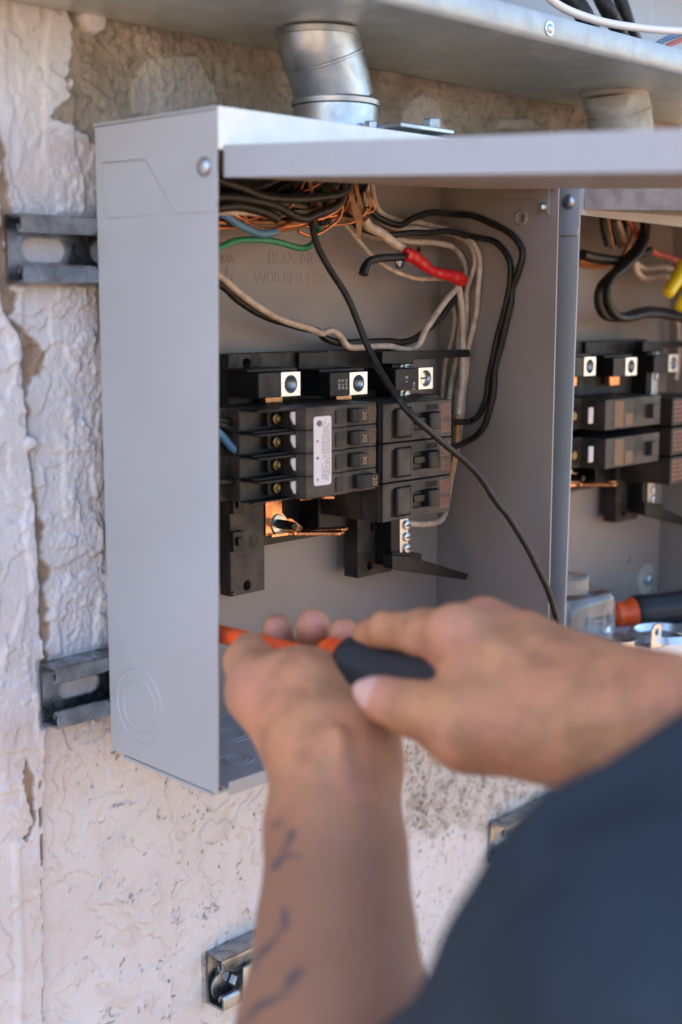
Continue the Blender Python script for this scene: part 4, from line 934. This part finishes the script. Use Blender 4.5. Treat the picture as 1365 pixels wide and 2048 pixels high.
# ================================================================== SECOND BOX CONTENTS
DX2 = P(1262, 753, 640).x-P(717, 766, 640).x
base_assembly(DX2, 'black plastic busbar base in the farther box out of focus', detail=False)
g2 = 'breakers in the farther box'
for i in range(2):
    A = P(1212, 800+78*i, YBF+6); Bx = P(1322, 800, YBF+6).x; z1 = A.z; z0 = z1-26; x0 = A.x; yb = YBF+6
    r = empty('circuit_breaker', (x0, yb, z0), ['upper of the two breakers in view in the farther box', 'lower of the two breakers in view in the farther box'][i], 'circuit breaker', g2)
    make('body', prof_plate([(x0-52, yb+26), (x0-2, yb+24), (x0, yb), (Bx, yb), (Bx, yb+50), (x0-52, yb+50)], z0, z1), M['dblack'], r, bevel=.6)
    make('toggle', prof_plate([(Bx-24, yb+1), (Bx-22, yb-6), (Bx-12, yb-6), (Bx-10, yb+1)], z0+7, z1-7), M['handleblk'], r, bevel=.6)
    make('label_patch', box(x0+14, x0+28, yb-.3, yb-.02, z0+2, z1-2), M['bprint'], r); make('label_patch', box(x0+31, x0+43, yb-.3, yb-.02, z0+2, z0+13), M['bprint'], r)
    for q, mm in ((-34, M['brass']), (-50, M['alum'])):
        make('terminal_screw', lathe((x0+q+8, yb+24, (z0+z1)/2), (0, -1, 0), [(0, 4.6), (10, 4.6), (11, 3.4)], 14), mm, r)
    make('bay_shield', box(x0-12, x0-5, yb+8, yb+10, z0+6, z1-6), M['sticker'], r, bevel=1.5)
A = P(1345, 850, YBF+8)
for i in range(3):
    r = empty('circuit_breaker', (A.x, YBF+8, A.z-27*i), ['topmost', 'middle', 'lowest'][i]+' of the breakers cut off by the right edge', 'circuit breaker', g2)
    make('body', box(A.x, A.x+70, YBF+8, YBF+60, A.z+24-27*i-25, A.z+24-27*i), M['dblack'], r, bevel=.8)
    print_rows(r, A.x+3, A.x+24, A.z+24-27*i-22, A.z+22-27*i, YBF+7.9, 5, M['oprint'], seed=40+i)
g3 = 'wires in the farther box'
wire(PP([(1285, 400), (1290, 455), (1270, 500), (1235, 540), (1205, 570), (1198, 600), (1212, 630), (1245, 634), (1300, 622), (1380, 635)], 650), 4.2, M['wblack'], 'looped black wire on the left of the pair in the farther box', g3)
wire(PP([(1290, 400), (1294, 460), (1282, 500), (1250, 535), (1222, 560), (1215, 590), (1225, 620), (1250, 636), (1310, 628), (1380, 640)], 644), 3.8, M['wblack'], 'looped black wire on the right of the pair in the farther box', g3)
wire(PP([(1165, 510), (1200, 518), (1250, 520), (1300, 500)], 655), 4.5, M['wblack'], 'black wire coming from the left wall in the farther box', g3)
for k in range(3): wire(PP([(1160, 522+4*k), (1195, 530+2*k), (1235, 524), (1265, 470), (1270, 400)], 660+3*k), 1.5, M['copperwire'], ['uppermost', 'middle', 'lowest'][k]+' bare copper strand by the left wall of the farther box', 'bare copper strands in the farther box', name='copper_wire')
wire(PP([(1240, 400), (1275, 470), (1310, 505), (1380, 528)], 658), 3, M['wred'], 'faded red wire slanting right in the farther box', g3)
for k, (v, lb) in enumerate(((534, 'upper pale wire running right in the farther box'), (552, 'lower pale wire running right in the farther box'))):
    wire(PP([(1235, 440), (1262, 510), (1282, v), (1330, v+2), (1390, v+6)], 668-k*4), 2.8, M['wwhite'], lb, g3)
wire(PP([(1355, 640), (1358, 690), (1352, 760)], 675), 2.8, M['wwhite'], 'brownish pale wire going down at the right edge', g3)
for k in range(5): wire(PP([(1205+12*k, 400), (1208+10*k, 450), (1215+9*k, 490+6*(k % 2))], 655+4*k), 3.4 if k % 2 == 0 else 2.2, M['wblack'] if k % 2 == 0 else M['tan'], ['first dark wire', 'first brown strip', 'middle dark wire', 'second brown strip', 'last dark wire'][k]+' hanging at the top of the farther box', g3)
gy = 'yellow wire connectors'
for k, (a_, b_) in enumerate((((1334, 590, 640), (1372, 530, 640)), ((1358, 618, 636), (1395, 560, 636)))):
    p0 = P(*a_); p1 = P(*b_); L = (p1-p0).length
    o = make('wire_connector', lathe(p0, p1-p0, [(0, 3), (2, 5.6), (L*.5, 6.6), (L*.8, 7.6), (L, 8)], 14), M['yellow'], smooth=30)
    tag(o, ['yellow twist connector at the right edge nearer its tip to the loop', 'yellow twist connector lower and cut off by the right edge'][k], 'connector', gy)

# things lying on the floor of the farther box
ZF2 = ZBOT+T-2.5
def fl2(u, v): return PZ(u, v, ZF2)
c = P(1165, 1340, 612); gx = c.x; 
gz = ZBOT+3.
ga = P(1128, 1195, 622); gb_ = P(1214, 1195, 622); gt_ = ga.z
bt = empty('plastic_bottle', ((ga.x+gb_.x)/2, 628, gz-6), 'clear square bottle with round cap standing in the farther box', 'bottle')
xm = (ga.x+gb_.x)/2-8; hw = (gb_.x-ga.x)/2+6
def sq_lathe(cx_, cy_, prof, n=32, e=5.):
    V = []; Fc = []
    for z, r_ in prof:
        for k in range(n):
            t = 2*math.pi*k/n; c_, s_ = math.cos(t), math.sin(t); q = (abs(c_)**e+abs(s_)**e)**(-1/e)
            V.append((cx_+r_*q*c_, cy_+r_*.7*q*s_, z))
    for i in range(len(prof)-1):
        for k in range(n): Fc.append((i*n+k, i*n+(k+1) % n, (i+1)*n+(k+1) % n, (i+1)*n+k))
    Fc.append(tuple(range(n-1, -1, -1))); Fc.append(tuple((len(prof)-1)*n+k for k in range(n)))
    return V, Fc
make('body', sq_lathe(xm, 632, [(gz-6, hw*.9), (gz-3, hw), (gt_-8, hw), (gt_-2, hw*.93), (gt_, hw*.8)]), M['glass'], bt, smooth=50)
ct = P(1150, 1150, 625)
make('cap', lathe((xm-2, 632, gt_-.5), (0, 0, 1), [(0, 15), (3, 17), (13, 17), (15, 15.5)], 24), M['glass'], bt)
make('residue', sq_lathe(xm, 632, [(gz-4, hw*.86), (gt_-46, hw*.88)]), M['tan'], bt)
def screwdriver(name, tip, hf, he, rs, rh, label, shaft_to=None):
    tip = Vector(tip); hf = Vector(hf); he = Vector(he); d = (he-hf).normalized(); L = (he-hf).length
    r = empty(name, hf, label, 'screwdriver', 'orange and black screwdrivers')
    make('shaft', lathe(tip, hf-tip, [(0, rs*.45), (7, rs*.5), (7.2, rs), ((hf-tip).length+1, rs)], 20), M['orange'], r)
    make('bolster', lathe(hf-d*24, d, [(0, rs*1.05), (1.5, rh*.62), (6, rh*.80), (14, rh*.72), (21, rh*.92), (23.8, rh*.96)], 28), M['orange'], r)
    # grip with shallow flutes
    n = 48; V = []; Fc = []; x, y, dd = frame_of(d)
    prof = [(-.5, .80), (.6, .98), (3, 1.05), (10, 1.06), (L*.35, .98), (L*.55, 1.0), (L*.8, 1.1), (L*.93, 1.05), (L*.985, .85), (L, .5)]
    for h, k_ in prof:
        fl_ = 1 if 8 < h < L*.9 else .3
        for k in range(n):
            t = 2*math.pi*k/n; q = rh*k_*(1-.035*fl_*(math.cos(8*t)*.5+.5)**3); V.append(hf+dd*h+(x*math.cos(t)+y*math.sin(t))*q)
    for i in range(len(prof)-1):
        for k in range(n): Fc.append((i*n+k, i*n+(k+1) % n, (i+1)*n+(k+1) % n, (i+1)*n+k))
    Fc.append(tuple(range(n-1, -1, -1))); Fc.append(tuple((len(prof)-1)*n+k for k in range(n)))
    make('grip', (V, Fc), M['rubber'], r, smooth=40)
    make('end_cap', lathe(he-d*2.5, d, [(0, rh*.72), (3, rh*.7), (5, rh*.45)], 24), M['orange'], r)
    return r
a = P(1262, 1228, 640); b = P(1262, 1228, 640)
screwdriver('screwdriver', P(1175, 1245, 668), P(1266, 1226, 640), P(1420, 1208, 600), 3.4, 15.5, 'orange and black screwdriver lying in the farther box')
for k, (u, v, rr) in enumerate(((1232, 1292, 17), (1246, 1316, 15))):
    c = fl2(u, v+14); o = make('steel_washer', lathe((c.x, c.y, ZBOT+3+5*k*0), (0, 0, 1), [(0, rr), (9-4*k, rr), (10-4*k, rr*.9), (10-4*k, rr*.6)], 28), M['washer'])
    tag(o, ['round zinc locknut lying nearest the clear bottle', 'flat zinc ring lying in front of the locknut'][k], 'nut', 'loose metal bits on the floor of the farther box')
c = fl2(1330, 1300); br = empty('metal_bracket', c, 'small zinc bracket with a hole lying at the right of the farther box', 'bracket')
make('upright', plate([(c.x-22, 0, ZBOT+3), (c.x-6, 0, ZBOT+3), (c.x-6, 0, ZBOT+20), (c.x-10, 0, ZBOT+24), (c.x-18, 0, ZBOT+24), (c.x-22, 0, ZBOT+20)], 1, c.y, c.y+1.6, [circle((c.x-14, 0, ZBOT+17), 2.8, 1, 14)]), M['washer'], br, bevel=.3)
make('foot', box(c.x-22, c.x+40, c.y+1.7, c.y+16, ZBOT+2.8, ZBOT+4.4), M['washer'], br, bevel=.4)
make('ring', ring_emboss((c.x+20, c.y+14, ZBOT+5), 26, 2, 6, 4, 32), M['washer'], br)
a = P(1291, 1158, YB-T); mb = empty('mounting_bolt', (a.x, YB-T, a.z), 'zinc bolt with washer fixing the back of the farther box', 'bolt')
make('washer', lathe((a.x, YB-T-.1, a.z), (0, -1, 0), [(0, 16), (1.2, 15.6)], 28), M['galv'], mb); make('head', lathe((a.x, YB-T-1.3, a.z), (0, -1, 0), [(0, 6), (5, 6), (6, 4.5)], 6), M['zinc'], mb)

# ================================================================== SCREWDRIVER IN THE HANDS
HF = PD(704, 1334, 712); HE = PD(905, 1385, 640)
dS = (PD(442, 1268, 812)-HF).normalized(); TIP = HF+dS*((YB-T-4-HF.y)/dS.y)
hd = (HF-TIP).normalized(); HE = HF+hd*100
screwdriver('screwdriver', TIP, HF, HE, 5.4, 16.8, 'orange and black screwdriver held in both hands')

# ================================================================== THE PERSON
def sdf_surface(prims, h, smooth_k, lo=None, hi=None, extra=None):
    """prims: (a, b, ra, rb, k) round cones blended one after another; naive surface nets on the result"""
    A = np.array([list(p[0]) for p in prims]); B = np.array([list(p[1]) for p in prims]); Rm = max(max(p[2], p[3]) for p in prims)
    if lo is None: lo = np.minimum(A, B).min(0)-Rm-4*h
    if hi is None: hi = np.maximum(A, B).max(0)+Rm+4*h
    n = np.ceil((hi-lo)/h).astype(int)+1
    Fd = np.full(n, 60., np.float32); ax = [lo[i]+h*np.arange(n[i]) for i in range(3)]
    for p in prims:
        a, b, ra, rb = np.array(p[0]), np.array(p[1]), p[2], p[3]; k = p[4] if len(p) > 4 else smooth_k
        mg = max(ra, rb)+k*1.5+4*h
        i0 = np.maximum(0, ((np.minimum(a, b)-mg-lo)/h).astype(int)); i1 = np.minimum(n, ((np.maximum(a, b)+mg-lo)/h).astype(int)+2)
        if (i1 <= i0).any(): continue
        sl = tuple(slice(i0[i], i1[i]) for i in range(3))
        X = ax[0][sl[0]][:, None, None]; Y = ax[1][sl[1]][None, :, None]; Z = ax[2][sl[2]][None, None, :]
        d = b-a; L2 = d@d+1e-9
        t = np.clip(((X-a[0])*d[0]+(Y-a[1])*d[1]+(Z-a[2])*d[2])/L2, 0, 1)
        q = np.sqrt((X-a[0]-t*d[0])**2+(Y-a[1]-t*d[1])**2+(Z-a[2]-t*d[2])**2)-(ra+(rb-ra)*t)
        f = Fd[sl]; hh = np.clip(.5+.5*(f-q)/k, 0, 1); Fd[sl] = f*(1-hh)+q*hh-k*hh*(1-hh)
    if extra: Fd = extra(Fd, ax)
    return nets(Fd, lo, h)
def nets(Fd, lo, h):
    ins = Fd < 0; c = np.zeros(np.array(Fd.shape)-1, int)
    for i in (0, 1):
        for j in (0, 1):
            for k in (0, 1): c += ins[i:ins.shape[0]-1+i, j:ins.shape[1]-1+j, k:ins.shape[2]-1+k]
    act = (c > 0) & (c < 8); ids = -np.ones(act.shape, int); cell = np.argwhere(act); ids[act] = np.arange(len(cell))
    acc = np.zeros((len(cell), 3)); cnt = np.zeros(len(cell))
    cor = [(i, j, k) for i in (0, 1) for j in (0, 1) for k in (0, 1)]
    for a in cor:
        for ax_ in range(3):
            if a[ax_]: continue
            b = list(a); b[ax_] = 1
            fa = Fd[cell[:, 0]+a[0], cell[:, 1]+a[1], cell[:, 2]+a[2]]; fb = Fd[cell[:, 0]+b[0], cell[:, 1]+b[1], cell[:, 2]+b[2]]
            m = (fa < 0) != (fb < 0); t = np.where(m, fa/np.where(fa-fb == 0, 1, fa-fb), 0)
            q = np.tile(np.array(a, float), (len(cell), 1)); q[:, ax_] += t
            acc += q*m[:, None]; cnt += m
    V = lo+h*(cell+acc/cnt[:, None]); faces = []
    for ax_ in range(3):
        o1, o2 = [i for i in range(3) if i != ax_]
        sl0 = [slice(None)]*3; sl1 = [slice(None)]*3; sl0[ax_] = slice(0, -1); sl1[ax_] = slice(1, None)
        ch = ins[tuple(sl0)] != ins[tuple(sl1)]; e = np.argwhere(ch)
        e = e[(e[:, o1] > 0) & (e[:, o2] > 0) & (e[:, o1] < act.shape[o1]) & (e[:, o2] < act.shape[o2])]
        q = []
        for d1, d2 in ((0, 0), (-1, 0), (-1, -1), (0, -1)):
            ee = e.copy(); ee[:, o1] += d1; ee[:, o2] += d2; q.append(ids[ee[:, 0], ee[:, 1], ee[:, 2]])
        q = np.stack(q, -1); flip = ins[e[:, 0], e[:, 1], e[:, 2]]
        if ax_ == 1: flip = ~flip
        q = np.where(flip[:, None], q, q[:, ::-1]); faces.append(q)
    return V, np.concatenate(faces)
def raw_mesh(name, V, Fq, m, parent, smooth_it=0):
    org = np.array(root_loc(parent)); me = D.meshes.new(name)
    me.vertices.add(len(V)); me.vertices.foreach_set('co', ((V-org)*S).reshape(-1))
    me.loops.add(len(Fq)*4); me.polygons.add(len(Fq))
    me.loops.foreach_set('vertex_index', Fq.reshape(-1).astype(np.int32)); me.polygons.foreach_set('loop_start', np.arange(0, len(Fq)*4, 4, dtype=np.int32))
    me.update(calc_edges=True); me.validate()
    me.materials.append(m); me.shade_smooth(); o = D.objects.new(name, me); COL.objects.link(o); o.parent = parent
    if smooth_it: md = o.modifiers.new('relax', 'SMOOTH'); md.factor = .5; md.iterations = smooth_it
    return o
SHL = Vector((325, 172, CZ-208)); SHR = Vector((640, -60, CZ-200)); 
def C3(u, v, z): return PD(u, v, z)
EL = C3(668, 2560, 552); ER = Vector((705, 110, CZ-300))
WL = C3(678, 1545, 672); WR = C3(1325, 1440, 602)
body = []
add = lambda a, b, ra, rb, k=8: body.append((a, b, ra, rb, k))
# left forearm and palm (palm up, thumb on the left)
add(EL, C3(675, 2060, 600), 47, 42.5, 14); add(C3(675, 2060, 600), C3(672, 1850, 625), 42.5, 34, 14); add(C3(672, 1850, 625), C3(674, 1700, 645), 34, 31, 14); add(C3(674, 1700, 645), WL, 31, 29.5, 14); add(C3(640, 1640, 655), C3(645, 1545, 672), 26, 23, 10)
add(WL, C3(612, 1402, 700), 29, 24, 12)
add(C3(640, 1500, 682), C3(522, 1385, 708), 27, 17.5, 10); add(C3(522, 1385, 708), C3(496, 1325, 735), 17, 12.5, 8); add(C3(496, 1325, 735), C3(500, 1296, 752), 12.5, 9.5, 5)
add(C3(705, 1500, 680), C3(738, 1405, 722), 24, 20, 10); add(C3(738, 1405, 722), C3(720, 1372, 748), 20, 14, 8)
add(C3(598, 1376, 706), C3(560, 1350, 758), 22, 12, 10); add(C3(605, 1392, 710), C3(640, 1355, 768), 20, 12, 10); add(C3(660, 1390, 712), C3(700, 1352, 768), 20, 12, 10)
for (k, p, t, r_) in (((560, 1350, 760), (553, 1322, 792), (556, 1258, 786), 9.2), ((632, 1350, 768), (628, 1318, 794), (626, 1250, 772), 10.), ((698, 1352, 768), (692, 1322, 785), (687, 1266, 756), 8.9)):
    K, Pp, Tt = C3(*k), C3(*p), C3(*t); add(K, Pp, 11, r_+.6, 4); add(Pp, Pp+(Tt-Pp)*.6, r_+.3, r_*.96, 2.5); add(Pp+(Tt-Pp)*.6, Tt, r_*.97, r_, 2)
add(C3(740, 1362, 758), C3(740, 1330, 770), 11, 9, 4); add(C3(740, 1330, 770), C3(738, 1290, 755), 9, 8, 2)
# tendons on the inner wrist
add(C3(690, 1590, 637), C3(676, 1470, 648), 5, 4, 6); add(C3(712, 1720, 617), C3(690, 1590, 637), 4.5, 5, 7); add(C3(730, 1590, 642), C3(716, 1490, 655), 4, 3.5, 5)
# right forearm and hand (back of the hand towards us)
add(ER, C3(1600, 1500, 604), 44, 32, 14); add(C3(1600, 1500, 604), WR, 32, 26, 14)
add(WR, C3(1190, 1440, 618), 28, 28, 14); add(C3(1190, 1440, 618), C3(1010, 1395, 645), 30, 27, 14)
add(C3(1290, 1425, 610), C3(922, 1290, 648), 24, 16.5, 10); add(C3(1280, 1410, 618), C3(968, 1252, 668), 22, 14.5, 9); add(C3(1280, 1405, 630), C3(1050, 1272, 692), 20, 13, 9)
add(C3(1262, 1465, 606), C3(945, 1455, 622), 28, 21, 12); add(C3(935, 1448, 622), C3(828, 1418, 636), 20, 13.2, 8); add(C3(828, 1418, 636), C3(764, 1397, 646), 13., 11.4, 4)
add(C3(942, 1318, 645), C3(958, 1430, 628), 14, 17, 8)
add(C3(922, 1280, 648), C3(850, 1266, 664), 15.5, 11.6, 6); add(C3(850, 1268, 664), C3(772, 1259, 682), 11.4, 9.2, 5); add(C3(772, 1259, 682), C3(738, 1272, 704), 9.4, 8.4, 3); add(C3(738, 1272, 704), C3(742, 1315, 728), 8.4, 7.6, 3)
add(C3(968, 1250, 670), C3(860, 1290, 716), 13, 10, 4); add(C3(860, 1290, 716), C3(842, 1345, 716), 9.5, 8.5, 3)
add(C3(1050, 1272, 692), C3(940, 1310, 722), 12, 9.5, 4); add(C3(940, 1310, 722), C3(910, 1370, 706), 9.5, 8.5, 3)
add(C3(1080, 1330, 690), C3(1000, 1360, 712), 11, 9, 6); add(C3(1000, 1360, 712), C3(968, 1400, 690), 9, 8, 3)
for a_, b_ in (((935, 1278, 634), (1180, 1395, 594)), ((978, 1240, 652), (1200, 1372, 600)), ((1060, 1262, 678), (1215, 1350, 606))): add(C3(*a_), C3(*b_), 4.2, 3.4, 6)
for a_, b_ in (((1020, 1330, 622), (1130, 1450, 588)), ((1130, 1450, 588), (1260, 1440, 577)), ((640, 1760, 606), (620, 1600, 632)), ((620, 1600, 632), (640, 1500, 650)), ((725, 1820, 600), (700, 1700, 618))): add(C3(*a_), C3(*b_), 2.2, 2.2, 4)
# knuckle of the thumb joint and of the forefinger
add(C3(905, 1262, 640), C3(925, 1262, 640), 12, 12, 9)
# upper arms, shoulders, torso, neck and head
add(SHL, EL, 50, 43, 20); add(SHR, ER, 50, 43, 20)
NB = (SHL+SHR)/2+Vector((-18, -24, 60)); chest = (SHL+SHR)/2+Vector((-10, -15, -140)); belly = chest+Vector((-20, -30, -230))
add(SHL+Vector((45, -30, 5)), NB, 52, 60, 30); add(SHR+Vector((-45, 30, 5)), NB, 52, 60, 30)
add(chest+Vector((-85, 65, 20)), chest+Vector((85, -65, 20)), 95, 95, 40); add(chest, belly, 120, 112, 40); add(belly+Vector((-50, 35, 0)), belly+Vector((50, -35, -40)), 100, 105, 40)
head = NB+Vector((42, 62, 190))
add(NB, NB+Vector((22, 32, 110)), 56, 52, 20); add(head+Vector((-8, -12, 20)), head+Vector((6, 10, 10)), 84, 80, 20); add(head+Vector((14, 20, -30)), head+Vector((26, 38, -62)), 58, 38, 20)
fwd = Vector((.57, .80, -.18)).normalized(); side = Vector((.81, -.58, 0)).normalized()
add(head+fwd*82+Vector((0, 0, 8)), head+fwd*102+Vector((0, 0, -14)), 7, 11, 8)          # nose
add(head+fwd*82+side*-14+Vector((0, 0, -38)), head+fwd*82+side*14+Vector((0, 0, -38)), 8, 8, 6)
for s_ in (-1, 1): add(head+side*82*s_+Vector((0, 0, 12)), head+side*80*s_+Vector((0, 0, -18)), 9, 7, 4); add(head+fwd*76+side*28*s_+Vector((0, 0, 26)), head+fwd*72+side*42*s_+Vector((0, 0, 22)), 8, 7, 8)
prs = empty('person', (belly.x, belly.y, 0), 'person in a navy t-shirt using both bare hands on a screwdriver', 'person')
Vb, Fb = sdf_surface(body, 2.6, 8)
# relax the stair steps a little
bo = raw_mesh('body', Vb, Fb, M['skin'], prs, 3)
u_, v_, z_ = proj(Vb)
ink = np.zeros(len(Vb)); vein = np.zeros(len(Vb)); redm = np.zeros(len(Vb))
front = z_ < 700
for pl, wd_ in (([(545, 1735), (565, 1705), (588, 1675), (590, 1664)], 7), ([(565, 1712), (590, 1712)], 5), ([(548, 1652), (562, 1645)], 6), ([(505, 1935), (540, 1890), (566, 1850), (570, 1820)], 8), ([(495, 2045), (520, 2010), (560, 1990), (578, 1960), (605, 1940)], 9), ([(450, 2070), (495, 2040)], 7)):
    dd = seg_dist(u_+5*np.sin(v_*.05), v_, pl); ink = np.maximum(ink, sstep(wd_*1.5-dd, 0, wd_*1.0)*.9*(.75+.25*np.sin(v_*.11))*front*(v_ > 1600))
for pl, wd_ in (([(700, 1500), (715, 1580), (730, 1660), (740, 1750)], 9), ([(650, 1480), (655, 1600), (690, 1700)], 8), ([(745, 1480), (760, 1560)], 8)):
    dd = seg_dist(u_, v_, pl); vein = np.maximum(vein, sstep(wd_*2-dd, 0, wd_*2)*.22*front*(v_ > 1470))
def pts_red(c, r_, a_):
    c = np.array(c); dd = np.linalg.norm(Vb-c, axis=1); return a_*sstep(r_-dd, 0, r_*.8)
for c, r_, a_ in ((C3(556, 1258, 776), 13, .6), (C3(626, 1252, 762), 14, .65), (C3(687, 1268, 746), 12, .6), (C3(770, 1397, 640), 16, .6), (C3(905, 1262, 630), 22, .3), (C3(968, 1245, 655), 20, .45), (C3(500, 1380, 690), 24, .25), (C3(1050, 1250, 680), 18, .4), (C3(868, 1330, 650), 22, .55), (C3(690, 1600, 640), 22, .35)):
    redm = np.maximum(redm, pts_red(c, r_, a_))
tawnym = np.where(z_ < 700, sstep(v_, 1470, 1740)*.95*(u_ < 1000), 0)*(Vb[:, 2] < 1560)  # left forearm turns darker and browner below the wrist
for nm, arr in (('ink', ink), ('vein', vein), ('red', redm), ('tan', tawnym)):
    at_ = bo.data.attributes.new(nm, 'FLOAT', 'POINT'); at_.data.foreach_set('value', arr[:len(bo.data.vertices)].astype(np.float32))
# thumb nail, set on the end of the right thumb
def nail(c, n, up, L, Wd, nm='thumb_nail'):
    n = Vector(n).normalized(); up = Vector(up); up = (up-n*up.dot(n)).normalized(); sd = n.cross(up); V = []; Fc = []; m_ = 8
    for i in range(m_+1):
        for j in range(m_+1):
            a_ = -1+2*i/m_; b_ = -1+2*j/m_; q = math.sqrt(max(0, 1-.5*b_*b_)); r2 = math.sqrt(max(0, 1-.5*a_*a_))
            V.append(Vector(c)+sd*(a_*Wd*q)+up*(b_*L*r2)-n*(a_*a_*Wd*.42+b_*b_*L*.12))
    for i in range(m_):
        for j in range(m_): k = i*(m_+1)+j; Fc.append((k, k+1, k+m_+2, k+m_+1))
    n0 = len(V); V += [v-n*1.2 for v in V]; Fc += [tuple(x+n0 for x in reversed(f)) for f in Fc[:m_*m_]]
    o = make(nm, (V, Fc), M['nail'], prs, smooth=80); return o
tdir = (C3(764, 1397, 646)-C3(828, 1418, 636)).normalized()
cam_dir = (_O-C3(764, 1397, 646)).normalized()
nn = (cam_dir*.95+tdir*.38+_U*.12).normalized()
nail(C3(764, 1397, 646)+nn*11.3+tdir*2.5, nn, tdir, 9, 8)

# shirt: looser shell over trunk, shoulders and sleeves, with folds
shirt = []
sa = lambda a, b, ra, rb, k=25: shirt.append((a, b, ra, rb, k))
sa(SHL+Vector((0, 0, 4)), SHL+(EL-SHL)*.62, 63, 60); sa(SHR+Vector((0, 0, 4)), SHR+(ER-SHR)*.7, 62, 60)
sa(SHL+Vector((45, -30, 10)), NB+Vector((0, 0, -8)), 58, 62, 35); sa(SHR+Vector((-45, 30, 10)), NB+Vector((0, 0, -8)), 58, 62, 35)
sa(C3(1335, 1880, 430), C3(1600, 1745, 430), 57, 55, 25); sa(C3(1600, 1745, 430), NB, 55, 60, 30)
sa(chest+Vector((-85, 65, 20)), chest+Vector((85, -65, 20)), 108, 108, 45); sa(chest, belly, 132, 126, 45); sa(belly+Vector((-50, 35, 0)), belly+Vector((50, -35, -60)), 114, 122, 45)
Vs, Fs = sdf_surface(shirt, 5., 25)
nv = np.zeros(len(Vs))
for i, p_ in enumerate(Vs):
    q = Vector(p_)*.011; nv[i] = mnoise.noise(q+Vector((3, 1, 7)))*4+(1-abs(mnoise.noise(Vector((q.x*1.5+q.z*.8, q.y*1.5, q.z*1.1-q.x)))))*9-7
cen = np.array(chest); dirs = Vs-cen; dirs /= np.linalg.norm(dirs, axis=1)[:, None]; Vs = Vs+dirs*nv[:, None]
raw_mesh('t_shirt', Vs, Fs, M['shirt'], prs, 2)
tr_ = []
hipL = belly+Vector((-62, 42, -110)); hipR = belly+Vector((62, -42, -110))
ftL = Vector((hipL.x-25, hipL.y+40, 70)); ftR = Vector((hipR.x+40, hipR.y-30, 70))
for h_, f_ in ((hipL, ftL), (hipR, ftR)):
    kn = (h_+f_)/2+Vector((10, 25, 30)); tr_ += [(h_, kn, 96, 72, 25), (kn, f_, 70, 58, 25)]
tr_.append((hipL, hipR, 105, 105, 40)); tr_.append((belly+Vector((0, 0, -20)), belly+Vector((0, 0, -110)), 108, 115, 40))
Vt, Ft = sdf_surface(tr_, 9., 25); raw_mesh('trousers', Vt, Ft, M['trousers'], prs, 3)
for f_ in (ftL, ftR):
    sh = [(f_+Vector((-5, -10, -25)), f_+Vector((8, 12, 20)), 40, 44, 20), (f_+Vector((0, 0, -32)), f_+Vector((80, 110, -38)), 36, 32, 20)]
    Vq, Fq = sdf_surface(sh, 6., 20); Vq[:, 2] = np.maximum(Vq[:, 2], 1); raw_mesh('boot', Vq, Fq, M['shoe'], prs, 2)
hr = [(head+Vector((-14, -20, 30)), head+Vector((-4, -6, 24)), 92, 90, 20), (head+Vector((-30, -42, 0)), head+Vector((-26, -36, -50)), 66, 48, 20)]
Vh, Fh_ = sdf_surface(hr, 5., 20)
kk = np.array([(np.array(v)-np.array(head))@np.array(fwd) for v in Vh])
raw_mesh('hair', Vh+np.array(fwd)*0-np.array(fwd)[None, :]*np.clip(kk-40, 0, 60)[:, None]*.75, Fh_, M['hair'], prs, 2)
for s_ in (-1, 1): make('eye', ball(tuple(head+fwd*76+side*32*s_+Vector((0, 0, 12))), 11, 14, 10), M['sticker'], prs)
